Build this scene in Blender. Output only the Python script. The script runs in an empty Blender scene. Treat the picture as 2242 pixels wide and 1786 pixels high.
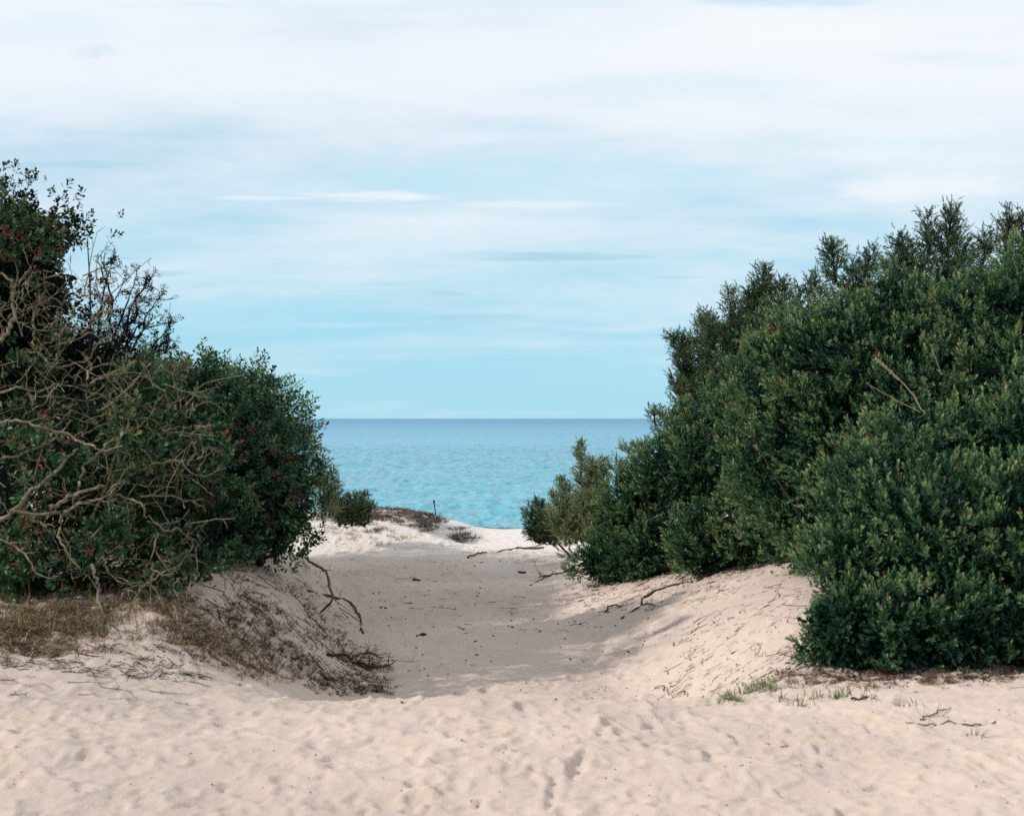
import bpy, math
import numpy as np
from mathutils import Vector, Matrix

rng = np.random.default_rng(7)
SC = bpy.context.scene
COL = SC.collection

# ------------------------------------------------------------------ camera
EYE = 1.6
F = 50.0 / 36.0 * 2242.0            # focal length in pixels of the photograph
cam_d = bpy.data.cameras.new('camera')
cam_d.lens = 50.0
cam_d.sensor_width = 36.0
cam_d.shift_y = 23.0 / 2242.0
cam_d.clip_start = 0.1
cam_d.clip_end = 80000.0
cam_d.dof.use_dof = True
cam_d.dof.focus_distance = 21.0
cam_d.dof.aperture_fstop = 4.0
cam = bpy.data.objects.new('camera', cam_d)
cam.location = (0, 0, EYE)
cam.rotation_euler = (math.radians(90), 0, 0)
COL.objects.link(cam)
SC.camera = cam

# ------------------------------------------------------------------ light
SUN_AZ, SUN_EL = math.radians(23), math.radians(31)
SUN = Vector((-math.cos(SUN_AZ) * math.cos(SUN_EL), -math.sin(SUN_AZ) * math.cos(SUN_EL), math.sin(SUN_EL)))
sun_d = bpy.data.lights.new('sun', 'SUN')
sun_d.energy = 3.3
sun_d.angle = math.radians(0.9)
sun_d.color = (1.0, 0.95, 0.89)
sun = bpy.data.objects.new('sun', sun_d)
sun.rotation_euler = (-SUN).to_track_quat('-Z', 'Y').to_euler()
COL.objects.link(sun)

SC.view_settings.view_transform = 'Standard'
SC.view_settings.look = 'None'
SC.view_settings.exposure = 0.0
SC.view_settings.gamma = 1.0
SC.view_settings.use_curve_mapping = False
SC.render.engine = 'CYCLES'
SC.cycles.use_denoising = False
SC.cycles.max_bounces = 6
SC.cycles.transparent_max_bounces = 4
SC.cycles.sample_clamp_indirect = 4.0


# ------------------------------------------------------------------ node helper
class NT:
    def __init__(self, tree):
        self.t = tree
        self.n = tree.nodes
        self.l = tree.links

    def node(self, kind, **kw):
        nd = self.n.new(kind)
        for k, v in kw.items():
            setattr(nd, k, v)
        return nd

    def set(self, sock, v):
        if hasattr(v, 'links') or isinstance(v, bpy.types.NodeSocket):
            self.l.new(v, sock)
        else:
            if isinstance(v, tuple) and len(v) == 3 and sock.type == 'RGBA':
                v = v + (1.0,)
            sock.default_value = v

    def m(self, op, a, b=None, c=None, clamp=False):
        nd = self.node('ShaderNodeMath', operation=op, use_clamp=clamp)
        self.set(nd.inputs[0], a)
        if b is not None:
            self.set(nd.inputs[1], b)
        if c is not None:
            self.set(nd.inputs[2], c)
        return nd.outputs[0]

    def noise(self, vec, scale, detail=4.0, rough=0.55, dist=0.0):
        nd = self.node('ShaderNodeTexNoise')
        self.set(nd.inputs['Vector'], vec)
        nd.inputs['Scale'].default_value = scale
        nd.inputs['Detail'].default_value = detail
        nd.inputs['Roughness'].default_value = rough
        nd.inputs['Distortion'].default_value = dist
        return nd.outputs['Fac']

    def ramp(self, fac, stops, interp='LINEAR'):
        nd = self.node('ShaderNodeValToRGB')
        cr = nd.color_ramp
        cr.interpolation = interp
        while len(cr.elements) < len(stops):
            cr.elements.new(0.5)
        for e, (p, c) in zip(cr.elements, stops):
            e.position = p
            e.color = tuple(c) + (1.0,) if len(c) == 3 else c
        self.set(nd.inputs[0], fac)
        return nd.outputs['Color']

    def mix(self, fac, a, b, blend='MIX'):
        nd = self.node('ShaderNodeMix', data_type='RGBA', blend_type=blend)
        self.set(nd.inputs[0], fac)
        self.set(nd.inputs[6], a)
        self.set(nd.inputs[7], b)
        return nd.outputs[2]

    def comb(self, x, y, z):
        nd = self.node('ShaderNodeCombineXYZ')
        self.set(nd.inputs[0], x)
        self.set(nd.inputs[1], y)
        self.set(nd.inputs[2], z)
        return nd.outputs[0]

    def smooth(self, v, a, b):
        nd = self.node('ShaderNodeMapRange', interpolation_type='SMOOTHSTEP')
        self.set(nd.inputs['Value'], v)
        nd.inputs['From Min'].default_value = a
        nd.inputs['From Max'].default_value = b
        return nd.outputs['Result']


# ------------------------------------------------------------------ sky
world = bpy.data.worlds.new('World')
SC.world = world
world.use_nodes = True
w = NT(world.node_tree)
w.n.clear()
sky = w.node('ShaderNodeTexSky', sky_type='NISHITA')
sky.sun_disc = False
sky.sun_elevation = SUN_EL
sky.sun_rotation = math.atan2(SUN.x, SUN.y)
sky.air_density = 1.0
sky.dust_density = 0.6
sky.ozone_density = 2.0
tc = w.node('ShaderNodeTexCoord')
sep = w.node('ShaderNodeSeparateXYZ')
w.l.new(tc.outputs['Generated'], sep.inputs[0])
sx, sy, sz = sep.outputs
zc = w.m('MAXIMUM', sz, 0.0)
den = w.m('ADD', zc, 0.15)
# thin high cloud laid out on a plane overhead, so it draws out into streaks towards the horizon
pu = w.m('DIVIDE', sx, den)
pv = w.m('DIVIDE', sy, den)
plane = w.comb(pu, pv, 0.0)
warp = w.noise(plane, 0.5, 3.0, 0.5)
veil = w.noise(w.comb(w.m('MULTIPLY', pu, 0.42), w.m('ADD', pv, w.m('MULTIPLY', warp, 0.5)), 1.7), 0.85, 6.0, 0.52)
streak = w.noise(w.comb(w.m('MULTIPLY', pu, 0.5), w.m('ADD', pv, w.m('MULTIPLY', warp, 0.25)), 5.3), 2.6, 8.0, 0.62, 0.4)
broad = w.noise(w.comb(w.m('MULTIPLY', sx, 1.5), w.m('MULTIPLY', sz, 5.5), w.m('MULTIPLY', sy, 1.5)), 1.7, 4.0, 0.5)
el_up = w.smooth(sz, 0.06, 0.27)
cover = w.m('ADD', w.m('MULTIPLY', veil, 0.75), w.m('MULTIPLY', broad, 0.75))
cover = w.m('ADD', cover, w.m('MULTIPLY', streak, 0.6))
cover = w.m('ADD', cover, w.m('MULTIPLY', el_up, 0.40))
cover = w.m('ADD', cover, w.m('MULTIPLY', w.smooth(sx, -0.1, 0.4), 0.06))
mask = w.smooth(cover, 0.90, 1.56)
haze_c = w.mix(w.smooth(sz, 0.0, 0.35), (4.6, 8.9, 10.9), (3.6, 6.9, 9.6))
skyc = w.mix(0.86, sky.outputs['Color'], haze_c)
cloudc = (10.3, 10.7, 11.25)
wc = w.mix(w.m('MULTIPLY', mask, 0.94), skyc, cloudc)


# a few separate clouds: one pale lens and some thin grey-blue bars low over the sea
def bar(px, py, hx, hy, seed):
    a0 = (px - 1121) / F
    e0 = (916 - py) / F
    az = w.m('DIVIDE', sx, w.m('MAXIMUM', sy, 0.05))
    el = w.m('DIVIDE', sz, w.m('MAXIMUM', sy, 0.05))
    dx = w.m('DIVIDE', w.m('SUBTRACT', az, a0), hx / F)
    dy = w.m('DIVIDE', w.m('SUBTRACT', el, e0), hy / F)
    wob = w.m('MULTIPLY', w.m('SUBTRACT', w.noise(w.comb(w.m('MULTIPLY', dx, 1.6), w.m('MULTIPLY', dy, 1.0), seed * 7.3), 1.0, 7.0, 0.62), 0.5), 3.4)
    r2 = w.m('ADD', w.m('MULTIPLY', dx, dx), w.m('MULTIPLY', dy, dy))
    front = w.smooth(sy, 0.2, 0.5)
    return w.m('MULTIPLY', w.smooth(w.m('ADD', r2, wob), 1.5, -0.5), front)


grey = (4.6, 7.5, 9.1)
white = (10.6, 10.9, 11.3)
pale = (8.2, 9.7, 10.8)
for px, py, hx, hy, s, c, f in (
        (250, 345, 620, 85, 21.0, (5.4, 7.9, 9.7), 0.75), (1150, 390, 700, 60, 27.0, (5.6, 8.9, 10.4), 0.6), (560, 130, 760, 90, 22.0, (9.9, 10.4, 11.3), 0.5), (900, 545, 560, 55, 23.0, pale, 0.6),
        (560, 700, 460, 60, 24.0, (4.5, 8.3, 10.2), 0.6), (1900, 150, 600, 130, 25.0, white, 0.45), (1500, 640, 380, 60, 26.0, pale, 0.5),
        (800, 14, 520, 22, 31.0, (7.4, 9.6, 10.8), 0.5), (1700, 4, 190, 18, 32.0, (5.2, 8.6, 10.2), 0.7), (2080, 130, 170, 18, 33.0, (7.8, 9.8, 10.9), 0.5), (1850, 310, 320, 26, 34.0, (7.0, 9.4, 10.7), 0.4),
        (1450, 190, 300, 34, 35.0, (7.6, 9.7, 10.9), 0.45), (90, 60, 240, 40, 36.0, (8.0, 9.7, 11.0), 0.5),
        (1190, 562, 210, 11, 1.0, grey, 0.9), (975, 643, 60, 8, 2.0, grey, 0.6), (840, 622, 55, 5, 3.0, grey, 0.5), (150, 360, 150, 9, 4.0, grey, 0.7),
        (205, 112, 60, 16, 5.0, (6.6, 8.8, 10.0), 0.6), (1480, 607, 70, 4, 6.0, grey, 0.5), (340, 598, 100, 7, 7.0, grey, 0.7), (1040, 693, 140, 10, 8.0, grey, 0.5), (260, 565, 60, 4, 9.0, grey, 0.6),
        (830, 430, 150, 13, 11.0, white, 0.8), (560, 434, 150, 6, 12.0, white, 0.5), (1180, 449, 170, 10, 13.0, white, 0.5), (760, 712, 140, 6, 14.0, white, 0.2),
        (2010, 410, 200, 34, 15.0, white, 0.7), (1750, 60, 420, 50, 16.0, white, 0.8)):
    wc = w.mix(w.m('MULTIPLY', bar(px, py, hx, hy, s), f), wc, c)
bg = w.node('ShaderNodeBackground')
bg.inputs['Strength'].default_value = 0.088
w.l.new(wc, bg.inputs['Color'])
wo = w.node('ShaderNodeOutputWorld')
w.l.new(bg.outputs[0], wo.inputs['Surface'])


# ------------------------------------------------------------------ numeric helpers
def smoothstep(a, b, v):
    t = np.clip((v - a) / (b - a), 0, 1)
    return t * t * (3 - 2 * t)


_T = np.random.default_rng(99).uniform(-1, 1, 65536).astype(np.float32)


def vnoise(x, y, z=None, seed=0):
    """value noise in [-1, 1]"""
    x = np.asarray(x, dtype=np.float64)
    y = np.asarray(y, dtype=np.float64)
    z = np.zeros_like(x) if z is None else np.asarray(z, dtype=np.float64)
    xi, yi, zi = np.floor(x).astype(np.int64), np.floor(y).astype(np.int64), np.floor(z).astype(np.int64)
    fx, fy, fz = x - xi, y - yi, z - zi
    fx, fy, fz = [f * f * (3 - 2 * f) for f in (fx, fy, fz)]

    def hsh(a, b, c):
        return _T[((a * 73856093) ^ (b * 19349663) ^ (c * 83492791) ^ (seed * 2654435)) & 65535]

    r = 0
    for dx in (0, 1):
        for dy in (0, 1):
            for dz in (0, 1):
                wgt = (fx if dx else 1 - fx) * (fy if dy else 1 - fy) * (fz if dz else 1 - fz)
                r = r + wgt * hsh(xi + dx, yi + dy, zi + dz)
    return r


def P(px, py, d):
    """the place at distance d that the photograph shows at pixel (px, py)"""
    return np.array([(px - 1121) / F * d, d, EYE + (916 - py) / F * d])


# ------------------------------------------------------------------ terrain
def ground(x, y):
    x = np.asarray(x, dtype=np.float64)
    y = np.asarray(y, dtype=np.float64)
    I = np.interp
    near = 0.03 + 0.09 * smoothstep(-1.2, -3.2, x) * smoothstep(5.5, 8.0, y) - 0.02 * smoothstep(0.5, 3, x)
    floor = -0.40 + 0.0 * y
    lf = I(y, [7, 9, 11, 14, 17, 20, 25], [-0.75, -0.85, -1.05, -1.4, -1.95, -2.7, -5.0])
    lt = I(y, [7, 9, 10, 12, 14, 17, 20, 25], [-2.3, -2.45, -2.4, -2.35, -2.6, -3.3, -4.4, -7.0])
    rf = I(y, [7, 9, 11, 13, 16, 20, 25], [0.95, 0.85, 0.65, 0.25, 0.15, 0.35, 1.0])
    rt = I(y, [7, 9, 11, 12.5, 14, 16, 20, 25], [2.0, 2.0, 2.3, 2.9, 3.1, 2.8, 2.4, 3.0])
    bl = I(y, [8, 9, 10, 14, 20, 26], [0.10, 0.30, 0.40, 0.40, 0.30, 0.1])
    br = I(y, [8, 9, 11, 13, 16, 20, 26], [0.03, 0.04, 0.20, 0.28, 0.26, 0.12, -0.1])
    sl = smoothstep(lf, lt, x)
    sr = smoothstep(rf, rt, x)
    hollow = floor + (bl - floor) * sl + (br - floor) * sr
    lipy = 7.75 + 0.10 * vnoise(x * 0.9, 0 * x + 4.0, seed=3)
    t = smoothstep(lipy, lipy + 1.7, y)
    h = near * (1 - t) + hollow * t
    # dune crest facing the sea, and the slope down to the water
    mound = 0.43 * smoothstep(-0.4, -1.75, x + 0.25 * vnoise(x * 1.1, y * 1.1, seed=8)) * smoothstep(20.6, 23.0, y) * smoothstep(27.0, 24.0, y)
    h = h + mound
    h = h - 3.2 * smoothstep(25.2, 42.0, y)
    h = h + 0.8 * smoothstep(6, 14, np.abs(x)) * smoothstep(60, 12, y) * smoothstep(9, 14, y)
    rough = smoothstep(60, 20, y)
    h = h + rough * (0.035 * vnoise(x * 0.9, y * 0.9, seed=1) + 0.014 * vnoise(x * 2.7, y * 2.7, seed=2))
    return h


def G(px, py, lift=0.0):
    """the point of the sand that the photograph shows at pixel (px, py)"""
    d = np.arange(4.5, 60, 0.01)
    x = (px - 1121) / F * d
    z = EYE + (916 - py) / F * d
    k = np.argmax(z < ground(x, d))
    return np.array([x[k], d[k], ground(x[k:k + 1], d[k:k + 1])[0] + lift])


def new_mesh(name, verts, faces_flat, fsize, mat, smooth=False, tint=None):
    """verts (n,3); faces_flat 1-d indices; fsize: corners of every face (3 or 4)"""
    me = bpy.data.meshes.new(name)
    verts = np.ascontiguousarray(verts, dtype=np.float32)
    faces_flat = np.ascontiguousarray(faces_flat, dtype=np.int32).ravel()
    nf = len(faces_flat) // fsize
    me.vertices.add(len(verts))
    me.vertices.foreach_set('co', verts.ravel())
    me.loops.add(len(faces_flat))
    me.loops.foreach_set('vertex_index', faces_flat)
    me.polygons.add(nf)
    me.polygons.foreach_set('loop_start', np.arange(nf, dtype=np.int32) * fsize)
    me.polygons.foreach_set('use_smooth', np.full(nf, bool(smooth)))
    if tint is not None:
        a = me.attributes.new('tint', 'FLOAT', 'POINT')
        a.data.foreach_set('value', np.ascontiguousarray(tint, dtype=np.float32))
    me.update(calc_edges=True)
    if mat:
        me.materials.append(mat)
    return me


def link(name, me, parent=None, loc=None):
    o = bpy.data.objects.new(name, me)
    COL.objects.link(o)
    if parent is not None:
        o.parent = parent
        if loc is None:
            o.location = -np.array(parent.location)
    if loc is not None:
        o.location = loc
    return o


def thing(name, label, cat, loc, group=None):
    o = bpy.data.objects.new(name, None)
    o.empty_display_size = 0.1
    COL.objects.link(o)
    o.location = [float(v) for v in loc]
    tag(o, label, cat, group)
    return o


def tag(o, label, cat, group=None):
    o['label'] = label
    o['category'] = cat
    if group:
        o['group'] = group
    return o


# ------------------------------------------------------------------ materials
def mat_new(name):
    m = bpy.data.materials.new(name)
    m.use_nodes = True
    t = NT(m.node_tree)
    t.n.clear()
    out = t.node('ShaderNodeOutputMaterial')
    return m, t, out


def leaf_material(name, stops, rough=0.42, spec=0.35, transl=0.22, blot=1.0):
    m, t, out = mat_new(name)
    at = t.node('ShaderNodeAttribute', attribute_name='tint')
    geo = t.node('ShaderNodeNewGeometry')
    n = t.noise(geo.outputs['Position'], 2.2, 3.0)
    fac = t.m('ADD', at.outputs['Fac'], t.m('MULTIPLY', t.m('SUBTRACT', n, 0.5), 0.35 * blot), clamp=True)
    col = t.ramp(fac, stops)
    pb = t.node('ShaderNodeBsdfPrincipled')
    t.l.new(col, pb.inputs['Base Color'])
    pb.inputs['Roughness'].default_value = rough
    pb.inputs['Specular IOR Level'].default_value = spec
    tr = t.node('ShaderNodeBsdfTranslucent')
    t.l.new(t.mix(1.0, col, (1.25, 1.4, 0.6), 'MULTIPLY'), tr.inputs['Color'])
    mx = t.node('ShaderNodeMixShader')
    mx.inputs[0].default_value = transl
    t.l.new(pb.outputs[0], mx.inputs[1])
    t.l.new(tr.outputs[0], mx.inputs[2])
    t.l.new(mx.outputs[0], out.inputs['Surface'])
    return m


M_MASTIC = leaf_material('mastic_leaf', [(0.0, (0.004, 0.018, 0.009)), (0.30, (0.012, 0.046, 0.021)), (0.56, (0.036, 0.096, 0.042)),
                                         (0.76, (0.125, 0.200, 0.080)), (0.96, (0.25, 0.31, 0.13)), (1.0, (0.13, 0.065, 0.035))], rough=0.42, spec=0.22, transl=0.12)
M_TANGLE = leaf_material('thicket_leaf', [(0.0, (0.005, 0.018, 0.008)), (0.42, (0.014, 0.046, 0.020)), (0.72, (0.048, 0.105, 0.044)),
                                          (0.90, (0.13, 0.16, 0.065)), (0.975, (0.13, 0.085, 0.04)), (1.0, (0.17, 0.035, 0.025))], rough=0.42, spec=0.22, transl=0.12)
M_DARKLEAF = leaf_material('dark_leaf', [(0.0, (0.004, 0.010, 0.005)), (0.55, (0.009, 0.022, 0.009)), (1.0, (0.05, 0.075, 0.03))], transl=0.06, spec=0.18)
M_JUNIPER = leaf_material('juniper_needle', [(0.0, (0.026, 0.050, 0.028)), (0.5, (0.068, 0.110, 0.056)), (0.9, (0.145, 0.185, 0.092)),
                                             (1.0, (0.16, 0.11, 0.06))], rough=0.55, spec=0.15, transl=0.12)
M_JUNLIGHT = leaf_material('pale_juniper_needle', [(0.0, (0.075, 0.115, 0.055)), (0.5, (0.17, 0.225, 0.105)), (0.9, (0.28, 0.31, 0.16)),
                                                   (1.0, (0.22, 0.17, 0.09))], rough=0.6, spec=0.15, transl=0.15)
M_DRY = leaf_material('dry_stalk', [(0.0, (0.050, 0.034, 0.022)), (0.10, (0.15, 0.055, 0.032)), (0.22, (0.085, 0.056, 0.038)), (0.6, (0.23, 0.145, 0.082)),
                                    (1.0, (0.50, 0.40, 0.26))], rough=0.8, spec=0.1, transl=0.1)
M_SCRUB = leaf_material('dune_scrub_stalk', [(0.0, (0.055, 0.042, 0.038)), (0.5, (0.14, 0.105, 0.085)), (0.85, (0.21, 0.15, 0.11)),
                                             (1.0, (0.17, 0.16, 0.08))], rough=0.85, spec=0.1, transl=0.08)
M_GRASS = leaf_material('grass_blade', [(0.0, (0.05, 0.09, 0.03)), (0.6, (0.13, 0.17, 0.06)), (1.0, (0.30, 0.28, 0.13))], rough=0.6, spec=0.2)


def wood_material(name, a, b, c, scale=30.0):
    m, t, out = mat_new(name)
    geo = t.node('ShaderNodeNewGeometry')
    n1 = t.noise(geo.outputs['Position'], scale, 5.0, 0.65)
    n2 = t.noise(geo.outputs['Position'], scale * 0.15, 3.0, 0.5)
    col = t.ramp(n1, [(0.3, a), (0.5, b), (0.72, c)])
    col = t.mix(t.smooth(n2, 0.42, 0.62), col, t.mix(1.0, col, (0.72, 0.80, 0.55), 'MULTIPLY'))
    pb = t.node('ShaderNodeBsdfPrincipled')
    t.l.new(col, pb.inputs['Base Color'])
    pb.inputs['Roughness'].default_value = 0.85
    pb.inputs['Specular IOR Level'].default_value = 0.15
    bp = t.node('ShaderNodeBump')
    bp.inputs['Strength'].default_value = 0.6
    bp.inputs['Distance'].default_value = 0.004
    t.l.new(n1, bp.inputs['Height'])
    t.l.new(bp.outputs[0], pb.inputs['Normal'])
    t.l.new(pb.outputs[0], out.inputs['Surface'])
    return m


M_BARK = wood_material('bark_pale', (0.075, 0.056, 0.040), (0.19, 0.15, 0.108), (0.34, 0.28, 0.21))
M_BARKDARK = wood_material('bark_dark', (0.014, 0.011, 0.010), (0.032, 0.026, 0.022), (0.065, 0.052, 0.042))
M_DRIFT = wood_material('dead_wood', (0.030, 0.022, 0.019), (0.060, 0.044, 0.037), (0.11, 0.083, 0.07))
M_DRIFTPALE = wood_material('weathered_wood', (0.08, 0.06, 0.05), (0.13, 0.10, 0.085), (0.20, 0.16, 0.14))
M_REDTWIG = wood_material('red_twig', (0.07, 0.03, 0.02), (0.15, 0.065, 0.04), (0.22, 0.11, 0.06))

m, t, out = mat_new('red_berry')
pb = t.node('ShaderNodeBsdfPrincipled')
geo = t.node('ShaderNodeNewGeometry')
t.l.new(t.ramp(t.noise(geo.outputs['Position'], 40.0, 2.0), [(0.3, (0.07, 0.010, 0.010)), (0.7, (0.21, 0.026, 0.022))]), pb.inputs['Base Color'])
pb.inputs['Roughness'].default_value = 0.5
t.l.new(pb.outputs[0], out.inputs['Surface'])
M_BERRY = m

m, t, out = mat_new('black_paint')
pb = t.node('ShaderNodeBsdfPrincipled')
geo = t.node('ShaderNodeNewGeometry')
t.l.new(t.ramp(t.noise(geo.outputs['Position'], 30.0, 3.0), [(0.3, (0.012, 0.012, 0.014)), (0.7, (0.03, 0.028, 0.028))]), pb.inputs['Base Color'])
pb.inputs['Roughness'].default_value = 0.6
t.l.new(pb.outputs[0], out.inputs['Surface'])
M_BLACK = m

# sand
m, t, out = mat_new('sand')
geo = t.node('ShaderNodeNewGeometry')
pos = geo.outputs['Position']
big = t.noise(pos, 0.55, 4.0, 0.5)
mid = t.noise(pos, 4.5, 4.0, 0.6)
grain = t.noise(pos, 260.0, 2.0, 0.7)
speck = t.noise(pos, 75.0, 2.0, 0.6)
col = t.mix(t.smooth(big, 0.36, 0.66), (0.525, 0.420, 0.356), (0.605, 0.485, 0.410))
col = t.mix(t.m('MULTIPLY', t.smooth(mid, 0.50, 0.72), 0.45), col, (0.56, 0.43, 0.30))
spz = t.node('ShaderNodeSeparateXYZ')
t.l.new(pos, spz.inputs[0])
far_pale = t.smooth(t.m('ADD', spz.outputs[1], t.m('MULTIPLY', t.m('SUBTRACT', big, 0.5), 6.0)), 18.0, 22.0)
col = t.mix(far_pale, col, (0.69, 0.62, 0.57))  # sand blends paler with distance towards the sea
col = t.mix(t.m('MULTIPLY', t.smooth(grain, 0.42, 0.80), 0.30), col, (0.70, 0.58, 0.48))
col = t.mix(t.m('MULTIPLY', t.smooth(speck, 0.66, 0.76), 0.55), col, (0.20, 0.14, 0.105))
pb = t.node('ShaderNodeBsdfPrincipled')
t.l.new(col, pb.inputs['Base Color'])
pb.inputs['Roughness'].default_value = 0.95
pb.inputs['Specular IOR Level'].default_value = 0.08
pb.inputs['Diffuse Roughness'].default_value = 0.4
bp = t.node('ShaderNodeBump')
bp.inputs['Strength'].default_value = 0.55
bp.inputs['Distance'].default_value = 0.018
hgt = t.m('ADD', t.m('MULTIPLY', t.noise(pos, 22.0, 5.0, 0.6), 1.0), t.m('MULTIPLY', grain, 0.16))
t.l.new(hgt, bp.inputs['Height'])
t.l.new(bp.outputs[0], pb.inputs['Normal'])
t.l.new(pb.outputs[0], out.inputs['Surface'])
M_SAND = m

# sea: shallow turquoise water over pale sand, bluer where it deepens
m, t, out = mat_new('sea_water')
geo = t.node('ShaderNodeNewGeometry')
pos = geo.outputs['Position']
sp = t.node('ShaderNodeSeparateXYZ')
t.l.new(pos, sp.inputs[0])
px_, py_, pz_ = sp.outputs
patch = t.noise(t.comb(t.m('MULTIPLY', px_, 0.25), py_, 0.0), 0.018, 4.0, 0.55)
dist = t.m('ADD', t.m('LOGARITHM', t.m('MAXIMUM', py_, 20.0), 10.0), t.m('MULTIPLY', t.m('SUBTRACT', patch, 0.5), 0.35))
dcol = t.ramp(t.m('DIVIDE', t.m('SUBTRACT', dist, 1.5), 2.3, clamp=True),
              [(0.0, (0.085, 0.41, 0.47)), (0.22, (0.045, 0.34, 0.45)), (0.45, (0.018, 0.28, 0.43)), (0.75, (0.012, 0.22, 0.38)), (1.0, (0.01, 0.19, 0.34))])
wv = t.comb(t.m('MULTIPLY', px_, 0.55), py_, 0.0)
n_big = t.noise(wv, 0.30, 3.0, 0.7, 0.2)
hgt = t.m('MULTIPLY', n_big, 1.1)
bp = t.node('ShaderNodeBump')
bp.inputs['Strength'].default_value = 1.0
bp.inputs['Distance'].default_value = 1.0
t.l.new(hgt, bp.inputs['Height'])
pb = t.node('ShaderNodeBsdfPrincipled')
t.l.new(dcol, pb.inputs['Base Color'])
t.l.new(t.m('ADD', 0.12, t.m('MULTIPLY', t.smooth(dist, 2.0, 3.3), 0.22)), pb.inputs['Roughness'])
pb.inputs['IOR'].default_value = 1.33
pb.inputs['Specular IOR Level'].default_value = 0.5
t.l.new(bp.outputs[0], pb.inputs['Normal'])
t.l.new(pb.outputs[0], out.inputs['Surface'])
M_SEA = m

# ------------------------------------------------------------------ sand sheet
ys = [-12.0, -6.0, -2.0, 1.0, 3.0, 4.2]
y = 5.0
while y < 27.0:
    ys.append(y)
    y += max(0.010, 0.0026 * y)
while y < 70:
    ys.append(y)
    y *= 1.03
ys = np.array(ys)
xf = np.arange(-4.6, 4.6, 0.0165)
xo = [4.6]
step = 0.03
while xo[-1] < 60:
    step *= 1.12
    xo.append(xo[-1] + step)
xo = np.array(xo)
xs = np.concatenate([-xo[::-1], xf[1:], xo])
X, Y = np.meshgrid(xs, ys)
Z = ground(X, Y)
# trampled sand: old footprints with pushed-up rims, drag marks
fade = smoothstep(4.6, 5.2, Y) * smoothstep(26, 20, Y)
zone = np.where(Y < 9.5, 0.85, 0.75)
Z += fade * zone * (0.008 * vnoise(X * 5.5, Y * 5.5, seed=21) + 0.007 * vnoise(X * 11 + 3, Y * 9, seed=22) + 0.004 * vnoise(X * 24, Y * 22, seed=23))
ridge = 1 - np.abs(vnoise(X * 3.2 + 0.6 * vnoise(X * 2, Y * 2, seed=5), Y * 4.2, seed=24))
Z += fade * zone * 0.022 * (ridge ** 5)
ridge = 1 - np.abs(vnoise(X * 7.0 + 0.9 * vnoise(X * 5, Y * 5, seed=6), Y * 8.5, seed=25))
Z += fade * zone * 0.019 * (ridge ** 6)


def press(cx, cy, a, ln, wd, dep, rim=0.45):
    i0, i1 = np.searchsorted(ys, [cy - ln * 2.6, cy + ln * 2.6])
    j0, j1 = np.searchsorted(xs, [cx - ln * 2.6, cx + ln * 2.6])
    if i1 <= i0 or j1 <= j0:
        return
    dx, dy = X[i0:i1, j0:j1] - cx, Y[i0:i1, j0:j1] - cy
    u = (dx * math.cos(a) + dy * math.sin(a)) / ln
    v = (-dx * math.sin(a) + dy * math.cos(a)) / wd
    r2 = u * u + v * v
    Z[i0:i1, j0:j1] += -dep * np.exp(-r2 * r2 * 0.9) + rim * dep * np.exp(-((np.sqrt(r2) - 1.45) / 0.4) ** 2) * (0.6 + 0.4 * np.sin(u * 1.5))


r2g = np.random.default_rng(31)
for _ in range(1500):
    cy = 5.1 + 4.3 * r2g.random() ** 1.2
    cx = r2g.uniform(-0.42, 0.42) * cy
    if cx < -1.0 and r2g.random() < 0.35:
        continue
    press(cx, cy, math.pi / 2 + r2g.normal(0, 0.6), r2g.uniform(0.02, 0.08), r2g.uniform(0.012, 0.035), r2g.uniform(0.004, 0.012))
for _ in range(800):
    cy = r2g.uniform(9, 25)
    cx = r2g.uniform(-2.8, 2.0)
    press(cx, cy, math.pi / 2 + r2g.normal(0, 0.7), r2g.uniform(0.08, 0.17), r2g.uniform(0.04, 0.08), r2g.uniform(0.006, 0.02))
for _ in range(75):
    cy = r2g.uniform(5.2, 17.0)
    cx = r2g.uniform(-0.36, 0.30) * min(cy, 9.0) + (0.0 if cy < 9 else -0.2)
    a = math.pi / 2 + r2g.normal(0, 0.35)
    for side in (-1, 1):
        fx_, fy_ = cx + side * 0.09 * math.sin(a), cy + (0.3 if side > 0 else 0.0) - side * 0.09 * math.cos(a)
        press(fx_ + 0.07 * math.cos(a), fy_ + 0.07 * math.sin(a), a, 0.065, 0.042, 0.013, 0.6)
        press(fx_ - 0.07 * math.cos(a), fy_ - 0.07 * math.sin(a), a, 0.042, 0.033, 0.015, 0.5)
# the long drag mark running up the near sand
for (ax, ay), (bx_, by_) in (((1325, 1592), (1285, 1655)), ((1285, 1655), (1250, 1700)), ((1215, 1712), (1200, 1786)), ((1150, 1620), (1085, 1655))):
    for k in np.linspace(0, 1, 16):
        g = G(ax + (bx_ - ax) * k, ay + (by_ - ay) * k)
        press(g[0] + r2g.normal(0, .004), g[1], math.radians(100), 0.06, 0.022, 0.0055, 0.6)
nx, ny = len(xs), len(ys)
idx = np.arange(nx * ny).reshape(ny, nx)
quads = np.stack([idx[:-1, :-1], idx[:-1, 1:], idx[1:, 1:], idx[1:, :-1]], -1).reshape(-1, 4)
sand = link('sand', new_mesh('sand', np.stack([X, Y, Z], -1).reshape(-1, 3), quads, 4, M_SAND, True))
sand['kind'] = 'structure'


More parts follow.
